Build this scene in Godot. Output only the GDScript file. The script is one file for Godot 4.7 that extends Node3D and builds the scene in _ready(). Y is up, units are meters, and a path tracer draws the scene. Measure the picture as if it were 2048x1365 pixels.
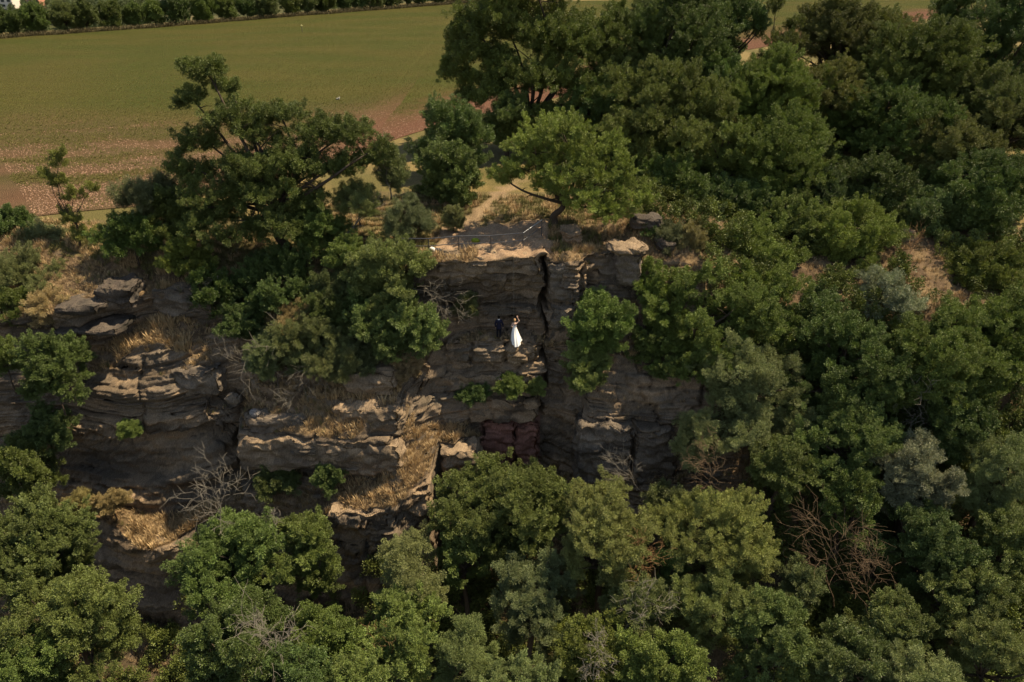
extends Node3D
# A sandstone cliff with a couple on a ledge, woods round it and a young crop field above, seen from the air.
# Units are metres, y is up, y = 0 is the sandy platform behind the railing.

const CLIFF := [
	[-41.75, 53, 1, 47, -3.26, 47.2, -4.16, 47.5, -5.54, 46.5, -7.92, 45.5, -10.33, 45.3, -11.98, 45, -13.13, 45.5, -14.43, 43.5, -16.66, 41.5, -17.81, 40, -23.35, 31, -30.35, 4, -38],
	[-37.37, 53, 1, 47, -3.26, 47.2, -4.16, 47.5, -5.54, 46.5, -7.92, 45.5, -10.33, 45.3, -11.98, 45, -13.13, 45.5, -14.43, 43.5, -16.66, 41.5, -17.81, 40, -23.35, 31, -30.35, 4, -38],
	[-31.9, 52.5, -0.83, 47.3, -2.93, 47.6, -4.68, 47.9, -6.38, 46.7, -8.04, 46.1, -9.41, 45.6, -10.4, 45.2, -11.46, 45.9, -12.86, 44, -17.32, 42.5, -17.49, 41, -24.42, 32, -31.42, 4, -38],
	[-26.42, 52.3, -1.77, 50, -2.64, 50.3, -3.68, 50.2, -4.6, 47.8, -5.7, 46.4, -8.51, 45.9, -9.72, 45.5, -10.69, 46.4, -12.1, 43.8, -18.63, 41, -19.29, 40.4, -26.47, 31.4, -33.47, 4, -38],
	[-22.77, 52, -2.27, 50.6, -2.7, 50.6, -3.94, 50, -4.71, 48, -7.07, 46.6, -8.84, 46.2, -9.91, 45.9, -10.82, 46.3, -12.22, 44.2, -17.24, 42.6, -17.82, 41.2, -27.38, 32.2, -34.38, 4, -38],
	[-21.13, 52, -2.27, 50.5, -2.86, 50.5, -3.69, 50, -4.71, 47.3, -9.27, 46.7, -11.12, 46.6, -12.42, 46.5, -13.75, 46.4, -15.1, 44, -17.56, 42, -19.74, 41, -27.15, 32, -34.15, 4, -38],
	[-20.22, 52.8, -1.98, 51.2, -2.76, 51.2, -3.38, 50.5, -4.11, 47, -9.09, 44.8, -11.1, 44.6, -12.17, 44.5, -13.46, 45.2, -14.58, 43.6, -17.23, 41.9, -19.4, 41, -27.15, 32, -34.15, 4, -38],
	[-15.47, 53.2, -1.93, 52, -2.69, 52, -3.1, 50.5, -4.11, 46.8, -8.53, 43.9, -10.92, 43.7, -11.97, 43.5, -13.17, 44.5, -14.52, 43.1, -16.33, 41.8, -17.6, 40.8, -25.82, 31.8, -32.82, 4, -38],
	[-11.82, 53.2, -1.51, 52, -1.86, 52, -2.27, 50.5, -3.69, 47.3, -7.75, 43.7, -11.22, 43.5, -12.49, 43.2, -13.71, 44, -14.93, 43, -15.54, 41.2, -16.13, 40.6, -23.72, 31.6, -30.72, 4, -38],
	[-8.72, 54, -0.58, 51.5, -1.25, 51.6, -2.1, 50.8, -3.83, 47.8, -7.39, 44.8, -10.22, 44.5, -11.87, 44.2, -13.23, 44.4, -13.84, 44.1, -14.31, 41.2, -15.57, 40.6, -23.46, 31.6, -30.46, 4, -38],
	[-8.07, 54, -0.49, 51.3, -1.08, 51.4, -1.94, 50.9, -3.87, 47.9, -7.44, 45.2, -10.14, 45, -11.42, 44.9, -11.97, 44.9, -12.15, 44.8, -12.26, 41.6, -15.08, 41.2, -22, 32.2, -29, 4, -38],
	[-7.37, 54, -0.37, 51, -0.84, 51.2, -1.73, 51, -3.92, 48.3, -7.45, 47.3, -9.05, 46.6, -11.06, 46, -12.29, 46, -12.42, 45.9, -12.54, 42.3, -14.51, 42, -21.26, 33, -28.26, 4, -38],
	[-6.13, 54, -0.16, 50.5, -0.45, 50.8, -1.44, 51.4, -4.1, 50.1, -6.69, 49.4, -6.97, 48, -9.7, 47, -12.23, 46.9, -12.4, 46.8, -12.56, 43, -14.15, 42.6, -18.8, 33.6, -27, 4, -38],
	[-5.69, 54, -0.08, 50.4, -0.33, 50.8, -1.44, 51.4, -4.1, 50.2, -6.74, 49.5, -6.94, 48.1, -9.67, 47.2, -12.37, 47.1, -12.53, 47, -12.7, 46.2, -13.44, 45.6, -21.5, 36.6, -28.5, 4, -38],
	[-4.34, 54.5, 0.07, 50.2, -0.13, 50.6, -1.36, 51.6, -4.2, 50.9, -6.71, 49.5, -6.59, 48.6, -9.61, 47.6, -12.41, 47.5, -12.57, 47.4, -12.74, 45.8, -13.39, 45.4, -18.24, 36.4, -27, 4, -38],
	[-2.52, 55, 0.3, 50.2, -0.02, 50.6, -1.28, 51.8, -4.07, 51.1, -6.46, 49.4, -6.24, 48.9, -8.45, 48.3, -11.94, 49.2, -13.14, 48.9, -14.48, 47.9, -14.51, 47, -19.57, 38, -27, 4, -38],
	[-1.79, 55, 0.3, 50.2, -0.02, 50.6, -1.28, 51.8, -4.07, 51.1, -6.42, 49.4, -6.24, 48.9, -8.45, 48.3, -11.8, 49.6, -13.41, 49.2, -17.45, 48.5, -17.68, 47, -19.57, 38, -27, 4, -38],
	[0.95, 55, 0.63, 50.3, 0.18, 50.7, -1.12, 51.7, -3.82, 51.1, -6.46, 49.4, -6.28, 48.9, -8.45, 48.3, -11.61, 49.6, -13.22, 49.2, -17.45, 48.5, -17.68, 47, -19.57, 38, -27, 4, -38],
	[2.26, 55.5, 0.75, 50.6, 0.3, 50.9, -1, 51.3, -3.64, 50.8, -6.83, 49.6, -6.64, 49.1, -8.65, 48.5, -11.65, 49.7, -13.18, 49.3, -17.78, 48.5, -17.94, 47, -19.57, 38, -27, 4, -38],
	[2.77, 55.5, 0.87, 50.9, -0.29, 50.9, -1.08, 50.7, -3.36, 50.3, -7.01, 49.8, -7.19, 49.5, -8.88, 49.2, -12.1, 49.8, -13.15, 49, -18.32, 48.5, -18.45, 47, -20.09, 38, -27.09, 4, -38],
	[4.96, 55.5, 0.75, 50.9, -0.29, 50.8, -1.04, 50.4, -2.61, 49.8, -6.32, 49.3, -7.13, 49, -8.73, 48.6, -11.9, 48.6, -12.46, 47.9, -17.98, 47.4, -18.1, 46.5, -20.19, 37.5, -27.19, 4, -38],
	[6.06, 55.5, 0.54, 52.5, -0.42, 52.2, -1.53, 51.6, -3.77, 49.6, -7.08, 47.6, -9.9, 47, -11.32, 46.7, -12.96, 46.6, -14.77, 46.4, -16.81, 46, -17.23, 45, -19.42, 36, -27, 4, -38],
	[8.61, 56, 0.79, 53, -0.82, 52.6, -1.9, 51.6, -3.77, 48.9, -7.57, 46.8, -11.19, 46.5, -11.67, 46.3, -13.61, 46.2, -15.19, 46, -16.64, 45.5, -17.08, 44.5, -19.49, 35.5, -27, 4, -38],
	[12.45, 57, 0.88, 53, -1.02, 52, -2.27, 50.8, -4.25, 48.3, -7.67, 46.7, -10.76, 46.3, -11.76, 46, -13.39, 46, -14.81, 45.8, -16.1, 45.3, -16.58, 43.5, -18.61, 34.5, -27, 4, -38],
	[15.55, 57, 0.88, 52.6, -1.69, 51.7, -2.56, 50.2, -4.39, 47.8, -7.82, 46, -10.22, 45.4, -11.15, 44.7, -12.46, 44.2, -13.46, 43.7, -14.46, 43, -15.3, 41.5, -17.81, 32.5, -27, 4, -38],
	[22, 58, -3, 54, -4.5, 53, -5.5, 52, -6.5, 50, -9, 47, -12.5, 46, -13.5, 45, -14.5, 44, -15.5, 42.5, -17, 41, -18.5, 38, -21.5, 30, -29, 4, -38],
	[40, 58, -4, 54, -5.5, 53, -6.2, 52, -7, 50, -9.2, 47, -12.5, 46, -13.5, 45, -14.5, 44, -15.5, 42.5, -17, 41, -18.5, 38, -21.5, 30, -29, 4, -38],
	[60, 58, -5, 54, -6.5, 53, -7.2, 52, -8, 50, -10.2, 47, -13.5, 46, -14.5, 45, -15.5, 44, -16.5, 42.5, -18, 41, -19.5, 38, -22.5, 30, -30, 4, -39],
]
# kind, species, x, y, z of the crown centre, half width, half height, seed, label
const TREES := [
	["shrub", "hawthorn", -27.19, 3.47, -54.5, 2.47, 2.36, 1, "grey-green thorn shrub at the field edge left of the big oak, bare stems showing"],
	["shrub", "dark", -28.62, 1.25, -52.5, 2.48, 1.8, 2, "dark low shrub in front of the grey-green thorn shrub at upper left"],
	["bush", "bright", -24.29, -0.24, -51.5, 1.95, 1.72, 3, "bright green rounded bush above the left cliff ledge, below the big oak"],
	["shrub", "dark", -38.66, 1.38, -54, 2.11, 1.61, 4, "dark green shrub at the left frame edge beside the ploughed field"],
	["shrub", "hawthorn", -36.13, 0.33, -54, 1.78, 1.32, 5, "low grey-green shrub left of the thin sapling's foot"],
	["shrub", "hawthorn", -36.61, -1.44, -50.5, 3.16, 2.23, 6, "broad olive shrub at the left frame edge above the cliff"],
	["shrub", "dry", -33.92, -3.09, -48.5, 2.19, 1.53, 7, "brownish half-dry shrub on the brow of the left cliff"],
	["shrub", "dark", -36.06, -2.74, -48, 1.62, 1.62, 8, "dark shrub tucked under the broad olive shrub at the left frame edge"],
	["shrub", "oak", -31.98, -5.73, -44, 2.77, 2.7, 9, "sunlit green shrub with tiered crown growing from the left cliff face"],
	["shrub", "bright", -34.53, -4.39, -43.5, 1.15, 2.1, 10, "narrow green shrub cut by the left frame edge beside the tiered one"],
	["shrub", "oak", -33.34, -10.32, -43.4, 2.07, 1.64, 11, "green shrub against the left cliff just below the tiered shrub"],
	["tree", "dark", -34.24, -11.5, -41, 2.25, 2.15, 12, "deep green crown against the left cliff, below the tiered shrub"],
	["tree", "oak", -30.12, -13.46, -35.5, 3.67, 3.03, 13, "large green tree in the lower left corner, its upper crown"],
	["tree", "oak", -26.38, -15.7, -31.5, 3.77, 2.87, 14, "broad green tree at lower left, in front of and below its larger neighbour"],
	["tree", "oak", -28.06, -16.15, -28.5, 2.71, 2.14, 15, "green crown filling the very bottom left corner of the picture"],
	["tree", "oak", -18.64, -15.21, -36, 3.44, 3.21, 16, "green tree with pale dead branches sticking out of its top at lower left"],
	["tree", "bright", -13.79, -15.51, -37, 2.61, 2.34, 17, "light green crown right of the tree with the dead top"],
	["tree", "dark", -16.32, -16.3, -30, 3.24, 2.65, 18, "deep green tree below the tree with the dead top"],
	["tree", "bright", -11.69, -17.49, -31, 2.59, 2.19, 19, "green crown at the bottom, between the deep green tree and the dead snag"],
	["tree", "ash", -7.03, -16.54, -36, 2.46, 2.26, 20, "pale grey-green crown right in front of the lowest rock face"],
	["tree", "bright", -7.02, -17.48, -32.5, 3.14, 2.51, 21, "fresh green crown at bottom centre below the pale grey-green one"],
	["tree", "dark", -12.19, -16.75, -27.5, 2.53, 1.55, 22, "dark crown on the bottom frame edge behind the bare snag"],
	["tree", "bright", -8.68, -17.2, -28, 2.28, 1.71, 23, "green crown cut by the bottom frame edge left of bottom centre"],
	["tree", "bright", -0.5, -15.04, -41, 4.57, 3.29, 24, "dense bright green tree growing at the foot of the cliff crack"],
	["tree", "bright", -3.45, -16.93, -38.5, 1.95, 2.02, 25, "green tree close beside the grass-topped rock step, left of the dense bright one"],
	["tree", "ash", 6.21, -14.2, -37, 3.7, 3.47, 26, "feathery yellow-green tree right of the dense bright green tree"],
	["tree", "hawthorn", 1.35, -17.76, -35, 3.46, 3.13, 27, "loose grey-green tree at bottom centre with gaps in its crown"],
	["tree", "ash", -2.99, -17.55, -30.5, 2.17, 2.35, 28, "soft olive crown near the bottom edge just left of centre"],
	["tree", "bright", 4.31, -17.93, -31, 2.45, 2.02, 29, "green crown near the bottom edge just right of centre"],
	["tree", "ash", 0.46, -17.41, -28, 2.15, 1.29, 30, "small olive crown cut by the bottom edge in the centre"],
	["tree", "hawthorn", 8.46, -17.04, -33.5, 2.23, 2.39, 31, "thin grey-green crown threaded with dead branches, right of bottom centre"],
	["tree", "bright", 9.03, -17.4, -29.5, 2.6, 1.83, 32, "green crown at the bottom edge below the dead branches"],
	["tree", "dark", 10.51, -16.76, -36, 1.33, 2.66, 33, "dark narrow tree in the gap right of the feathery yellow-green tree"],
	["tree", "ash", 14.13, -14.87, -37.5, 3.76, 3.29, 34, "broad yellowish green tree with dead twigs on its upper left side, lower right"],
	["tree", "ash", 12.41, -16.5, -33, 2.66, 2.51, 35, "olive green tree below the broad yellowish one at lower right"],
	["tree", "oak", 15.79, -17.06, -31, 3.33, 2.58, 36, "green rounded tree near the bottom, right of the olive green tree"],
	["tree", "bright", 22.88, -13.55, -39.5, 2.13, 2.47, 37, "bright pointed crown left of the large silvery tree"],
	["tree", "silver", 27.9, -12.58, -41, 3.22, 3.08, 38, "large silvery pale tree at lower right"],
	["tree", "oak", 27.84, -15.31, -37.5, 3.37, 2.76, 39, "dark green tree directly below the large silvery tree"],
	["tree", "ash", 33.66, -12.8, -41, 2.8, 4.55, 40, "tall olive tree at the right frame edge beside the large silvery one"],
	["tree", "oak", 28.94, -16.48, -34, 2.88, 2.4, 41, "mid green crown at lower right, below the dark green tree"],
	["tree", "ash", 28.92, -17.33, -30.5, 2.86, 2.56, 42, "olive crown in the bottom right corner of the picture"],
	["tree", "oak", 24.06, -17.35, -32, 2.64, 2.02, 43, "green crown between the bare brown tree and the bottom right corner"],
	["tree", "dark", 19.95, -17.4, -29.5, 2.66, 1.77, 44, "dark green crown at the bottom edge below the bare brown tree"],
	["tree", "ash", 23.57, -17.2, -28, 2.28, 1.43, 45, "olive crown on the bottom edge left of the corner one"],
	["tree", "hawthorn", 18.51, -16.12, -34.5, 1.54, 1.77, 46, "sparse olive crown left of the bare brown tree"],
	["tree", "oak", 19.05, -12.48, -42, 2.66, 2.66, 47, "dark green crown under the tall feathery tree, left of the bright pointed one"],
	["tree", "ash", 17.41, -9.34, -46, 4.62, 5.55, 48, "tall feathery pale green tree in the middle right"],
	["tree", "ash", 13.52, -11.52, -44, 2.11, 3.1, 49, "slender yellow-green tree at the right end of the lower cliff"],
	["tree", "oak", 24.97, -8, -48.5, 4, 4.76, 50, "tall mid-green tree right of the feathery pale green tree"],
	["tree", "oak", 24.22, -10.52, -43.5, 3.4, 1.86, 51, "low green crown below the tall mid-green tree"],
	["tree", "oak", 31.55, -7.93, -48, 4.15, 4.15, 52, "broad green tree right of the tall mid-green tree"],
	["tree", "oak", 37.1, -6.85, -50, 3.47, 4.25, 53, "green tree at the right frame edge, middle height"],
	["tree", "dark", 31.92, -10.55, -44.5, 3.1, 2.55, 54, "dark green crown above and right of the large silvery tree"],
	["tree", "silver", 29.87, -5.07, -54, 2.35, 3.04, 55, "small silvery tree in the middle right, above the mid-green ones"],
	["tree", "bright", 29.14, -2.02, -61, 4.02, 2.54, 56, "bright green low tree left of the brown clearing at right"],
	["tree", "bright", 24.84, -0.53, -62, 2.41, 1.84, 57, "small bright green tree up from the clearing, among dark trees"],
	["tree", "bright", 19.37, -2.79, -57, 4.66, 2.83, 58, "bright green tree with layered crown right of the mushroom rock"],
	["tree", "bright", 14.55, -5.2, -51, 4.72, 4.33, 59, "bright green tree on the slope right of the leaning cliff tree"],
	["tree", "bright", 10.63, -2.69, -52, 1.54, 1.85, 60, "small bright crown just below and right of the mushroom rock"],
	["tree", "bright", 11.28, -7.02, -49.5, 2.3, 2.3, 61, "leafy bright crown between the two bright slope trees"],
	["tree", "bright", 6.81, -4.44, -48.6, 2.66, 2.66, 62, "bright green tree leaning out beside the cliff crack"],
	["tree", "bright", 5.83, -7.49, -47.6, 2.05, 2.91, 63, "lower drooping crown of green leaves beside the cliff crack"],
	["tree", "dark", 42.57, 0.15, -65, 4.46, 4.18, 64, "dark glossy tree at the right frame edge above the brown clearing"],
	["tree", "oak", 40.2, -4.09, -58, 2.98, 2.21, 65, "green tree right of the brown clearing"],
	["tree", "dark", 24.59, -5.28, -53, 1.8, 2, 66, "deep green crown left of the small silvery tree"],
	["tree", "dark", 20.88, -6.06, -51, 1.75, 1.95, 67, "deep green crown behind the tall feathery tree"],
	["tree", "dark", 16.15, 11.56, -83, 6.34, 6.07, 68, "very tall dark tree right of the biggest dark tree at the top"],
	["tree", "dark", 23.36, 12.63, -88, 3.88, 5.55, 69, "tall dark green tree at the top edge, third from the field"],
	["tree", "bright", 15.04, 5.78, -74, 6.15, 5.16, 70, "bright rounded tree behind the flat-topped tree"],
	["tree", "bright", 26.63, 7.28, -78, 5.37, 4.86, 71, "upper bright tree in the middle of the upper right wood"],
	["tree", "bright", 26.04, 1.85, -71, 5.59, 5.1, 72, "large bright tree below the upper bright one in the upper right wood"],
	["tree", "dark", 14.23, 0.75, -67, 3.49, 2.79, 73, "deep green crown right behind the flat-topped tree"],
	["tree", "dark", 18.16, -1.02, -65, 3.44, 2.52, 74, "deep green crown above the layered bright tree"],
	["tree", "olive", 37.11, 11.6, -91, 5.07, 4.61, 75, "olive yellowish tree at the top edge beside the bare soil"],
	["tree", "olive", 44.11, 8.42, -84, 6.8, 5.17, 76, "broad olive tree in the upper right wood"],
	["tree", "oak", 38.14, 4.22, -77, 5.66, 4.22, 77, "dark olive crown left of the broad olive tree"],
	["tree", "olive", 42.44, 2.61, -74, 4.26, 3.76, 78, "olive crown below the broad olive tree at upper right"],
	["tree", "dark", 53, 10.76, -86, 4.28, 6.58, 79, "tall dark tree in the top right corner"],
	["tree", "olive", 50.27, 4.67, -76, 3.3, 3.8, 80, "olive crown at the right frame edge below the tall corner tree"],
	["tree", "dark", 33.56, 0.47, -68, 3.54, 2.6, 81, "deep green crown in the middle of the upper right wood"],
	["tree", "dark", 37.82, -0.79, -65, 2.75, 2.06, 82, "deep green crown just above the brown clearing"],
	["tree", "dark", 28.83, -0.21, -67, 2.57, 2.57, 83, "dark crown right of the large bright tree"],
	["tree", "dark", -5.37, 5.22, -69, 3.43, 2.96, 84, "dark green tree at the end of the ploughed strip left of the path"],
	["tree", "dark", -5.35, 2.88, -62.5, 3.1, 3.1, 85, "dark green tree between the path and the left thicket"],
	["shrub", "hawthorn", -4.72, 1.28, -56, 0.99, 1.03, 86, "small olive shrub standing alone on the sandy platform"],
	["shrub", "dark", 10.8, 0.24, -57, 1.83, 1.3, 87, "dark low shrub behind the mushroom rock"],
	["tree", "dark", -0.71, 5.16, -76, 2.78, 2.28, 88, "dark undergrowth tree at the foot of the biggest dark tree"],
	["shrub", "hawthorn", -8.09, 1.49, -54.5, 2.4, 2.24, 89, "grey-green shrub at the left end of the railing"],
	["shrub", "hawthorn", -9.64, 4.74, -57, 1.65, 1.49, 90, "olive shrub above the dead leaning trunk"],
	["shrub", "hawthorn", -11.89, 3.13, -55, 2.12, 1.46, 91, "grey-green shrub behind the dead leaning trunk"],
	["shrub", "bright", -15.4, 0.85, -54, 2.7, 2.24, 92, "light green bush right of the big oak's trunk"],
	["shrub", "dark", -18.38, -2.27, -52, 3.65, 2.11, 93, "dark undergrowth below the big oak's trunk"],
	["shrub", "dark", -22.24, -2.82, -50.4, 2.18, 2.63, 94, "deep green bush right of the left cliff ledge"],
	["shrub", "hawthorn", -15.16, -5.8, -48, 3.52, 2.67, 95, "grey-green shrub with pale dead twigs hanging over the buttress"],
	["tree", "oak", -9.4, -1, -50.4, 3.4, 2.66, 96, "leafy oak branch tree leaning over the cliff below the railing's left end"],
	["tree", "oak", -8.49, -4.65, -48.6, 3.41, 2.15, 97, "lower oak crown spreading over the cliff left of the couple"],
	["bush", "dark", -17.47, -14.85, -43.6, 1.79, 1.34, 98, "dark green bush on the ledge under the buttress, left one"],
	["bush", "bright", -13.53, -14.15, -43, 1.39, 1.54, 99, "leafy green bush on the ledge under the buttress, right one"],
	["bush", "bright", -28.26, -11.28, -44.8, 0.96, 0.74, 100, "small bright green bush alone on the left cliff ledge"],
	["bush", "dry", -32.05, -16.29, -42.6, 1.34, 1.04, 101, "dry yellow-brown bush on the lower left ledge, left of a pair"],
	["bush", "dry", -29.61, -16.12, -42.4, 1.4, 1.03, 102, "dry yellow-brown bush on the lower left ledge, right of a pair"],
	["bush", "hawthorn", -3.26, -3.73, -50.4, 1.21, 1.21, 103, "thin green bush on the cliff wall left above the groom"],
	["bush", "dark", -2.86, -10.17, -48.4, 1.55, 0.7, 104, "dark leafy plant on the ledge under the couple, left one"],
	["bush", "bright", -0.08, -9.34, -48, 1.3, 0.69, 105, "leafy plant on the ledge under the couple, middle one"],
	["bush", "bright", 2.06, -9.35, -47.8, 0.76, 0.84, 106, "leafy plant by the foot of the crack, under the couple"],
	["bush", "dry", -7.83, -7.28, -47, 1.26, 1.11, 107, "dry straw-coloured bush on the sunlit rock left of the couple"],
	["tree", "bright", 11.53, 7.71, -80, 3.65, 4.18, 108, "green tree squeezed between the biggest dark tree and the bright rounded one"],
	["tree", "dark", 20.76, 7.12, -79, 3.21, 4.66, 109, "deep green tree left of the upper bright tree in the upper right wood"],
	["tree", "olive", 33.91, 6.65, -82, 4.03, 3.76, 110, "olive crown just right of the upper bright tree"],
	["tree", "olive", 41.56, 10.89, -90, 4.01, 3.43, 111, "olive treetop against the bare soil strip at upper right"],
	["tree", "dark", 51.1, 12.32, -92, 3.48, 4.64, 112, "deep green treetop left of the tall corner tree"],
	["tree", "oak", 19.8, 3.05, -70, 2.95, 3.81, 113, "green tree between the bright rounded tree and the large bright one"],
	["tree", "dark", 7.93, 6.21, -77, 3.05, 3.05, 114, "deep green tree right of the biggest dark tree's foot"],
	["tree", "olive", 48.75, 6.12, -79, 3.65, 3.65, 115, "olive crown below the tall dark corner tree, left of the frame edge"],
	["tree", "oak", 21.43, -0.47, -65.5, 2.76, 2.21, 116, "green crown under the large bright tree of the upper right wood"],
	["shrub", "hawthorn", 12.08, -0.03, -55, 1.58, 1.34, 117, "grey-green shrub right of the mushroom rock"],
	["shrub", "dry", 13.87, -0.11, -55, 1.82, 1.58, 118, "russet dry shrub on the bank right of the mushroom rock"],
	["shrub", "hawthorn", -17.46, -6.2, -46.8, 2.55, 2.01, 119, "grey-green scrub draping the left side of the buttress"],
	["shrub", "hawthorn", -12.21, -6.92, -46.6, 1.9, 1.61, 120, "grey-green scrub below the leaning oak crowns"],
	["shrub", "dry", -15.89, -4.42, -49.4, 2.25, 1.5, 121, "straw-coloured scrub on the bank under the big oak"],
	["shrub", "oak", -25.84, 1.62, -53.5, 2.09, 1.71, 122, "green shrub under the left side of the big oak"],
	["shrub", "bright", -12.32, -0.06, -52.6, 1.9, 1.6, 123, "green bush below the dead leaning trunk"],
	["shrub", "hawthorn", -13.01, -2.46, -51, 2.35, 1.82, 124, "grey-green scrub between the light green bush and the leaning oak"],
	["shrub", "oak", -14.37, -3.89, -49.6, 2.06, 1.57, 125, "green scrub on the bank right of the straw-coloured scrub"],
	["shrub", "hawthorn", -10.53, -6.64, -47.6, 1.85, 1.34, 126, "olive scrub under the lower oak crown left of the couple"],
	["shrub", "dark", -20.01, -4.42, -49.4, 2.06, 1.69, 127, "deep green scrub on the bank below the big oak, left part"],
	["shrub", "oak", -10.35, -3.18, -49.4, 2.04, 1.63, 128, "green scrub between the two leaning oak crowns"],
	["tree", "oak", 32.52, -15.07, -37, 2.33, 2.5, 129, "green crown at the right frame edge below the tall olive tree"],
	["tree", "hawthorn", 11.47, -15.04, -41, 1.61, 1.61, 130, "grey-green crown at the right foot of the cliff"],
]
# name, species, label, base, then clumps x y z rx ry
const BIG_TREES := [
	["oak_tree", "oak", "big gnarled oak with a tall lopsided crown on the cliff brow at left", -17.46, -0.02, -53.6, [[-21.99, 12.18, -55.5, 1.87, 1.29], [-23.32, 10.71, -55, 1.23, 1.01], [-20.8, 11.38, -55.8, 0.95, 0.87], [-20.27, 9.03, -55.5, 2.88, 1.62], [-23.23, 7.5, -55, 1.78, 1.56], [-17.26, 9.12, -56, 2.46, 1.26], [-14.39, 8.28, -56, 2.32, 1.42], [-12.12, 7.74, -55.6, 2.09, 1.42], [-10.01, 6.71, -55.2, 1.5, 1.57], [-18.68, 6.69, -54.5, 3.19, 1.78], [-15.82, 6.11, -54.6, 2.46, 1.57], [-21.87, 4.5, -54, 3.15, 1.8], [-18.04, 3.91, -53.4, 2.91, 1.71], [-13.82, 5.54, -55.4, 1.67, 1.14], [-24.2, 5.62, -54.6, 1.72, 1.27], [-20.84, 1.66, -52.8, 2.93, 1.43], [-15.18, 3.5, -54, 1.74, 1.13], [-23.46, 2.51, -53.2, 2.26, 1.5], [-17.41, 1.94, -52.8, 2.48, 1.35], [-25.81, 3.62, -54, 1.74, 1.43], [-19.7, 5.17, -54.6, 2.63, 1.73], [-12.24, 5.78, -55.2, 1.81, 1.28]]],
	["flat_topped_tree", "lime", "bright flat-topped spreading tree beside the platform at the top of the cliff", 3.2, 1.35, -55.8, [[3.6, 7.89, -57.2, 3.3, 1.23], [6.41, 6.64, -57, 2.7, 1.31], [1.69, 6.5, -56.6, 2.3, 1.23], [0.46, 5.22, -55.6, 2.22, 0.84], [3.85, 5.6, -55.6, 2.97, 1.29], [7.21, 5.17, -55.8, 2.61, 1.3], [8.97, 3.6, -55, 1.76, 1.23], [6.01, 3.38, -54.4, 2.21, 1.37], [3.18, 4.18, -54.6, 1.67, 0.83], [7.78, 2.33, -54, 1.83, 0.92], [-0.92, 4.83, -55.6, 1.07, 0.61], [10.3, 3.28, -55, 0.92, 0.69]]],
	["broadleaf_tree", "dark", "biggest dark tree, towering over the field at the top centre", 1.81, 2.26, -79, [[-1.22, 14.11, -81, 4.47, 2.54], [3.12, 13.18, -81, 5.36, 2.96], [6.44, 11.13, -80, 4.5, 2.96], [-3.37, 11.27, -80, 3.88, 2.45], [-5.43, 8.99, -79, 2.15, 1.74], [1.94, 8.99, -79, 5.53, 2.66], [8.22, 7.52, -78, 3.27, 2.65], [-3.17, 7.37, -78, 2.96, 1.94], [1.34, 5.28, -77.5, 4.01, 1.85], [5.08, 4.89, -78, 3.42, 1.97], [-4.34, 13.25, -80, 2.32, 1.92], [9.61, 13.08, -81, 2.96, 2.96], [1.82, 17.06, -82, 6.05, 2.52], [-1.24, 3.87, -77, 2.68, 1.75], [3.66, 3.16, -76.5, 3.19, 1.55], [7.78, 4.07, -77, 2.68, 1.85]]],
	["sapling", "thin", "thin open-crowned sapling against the brown field at left", -33.47, -0.63, -53.6, [[-33.45, 6.42, -54.4, 0.82, 0.89], [-34.44, 5.33, -54, 0.82, 0.48], [-33.02, 3.83, -54.2, 0.98, 0.83], [-31.37, 4.27, -54, 0.6, 0.53], [-33.55, 2.24, -53.8, 0.99, 0.99], [-32.98, 0.87, -53.6, 1, 0.69], [-33.8, 4.95, -54, 0.6, 0.6]]],
	["broadleaf_tree", "thin", "narrow ragged treetop against the far field at upper right", 28.84, 6.34, -84, [[28.24, 15.15, -86, 0.86, 1.6], [30.69, 13.38, -86, 1.3, 1.19], [28.96, 11.47, -85, 1.73, 1.51], [28.23, 9.33, -85, 1.86, 1.42], [26.89, 12.79, -86, 0.54, 1.3]]],
]
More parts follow.
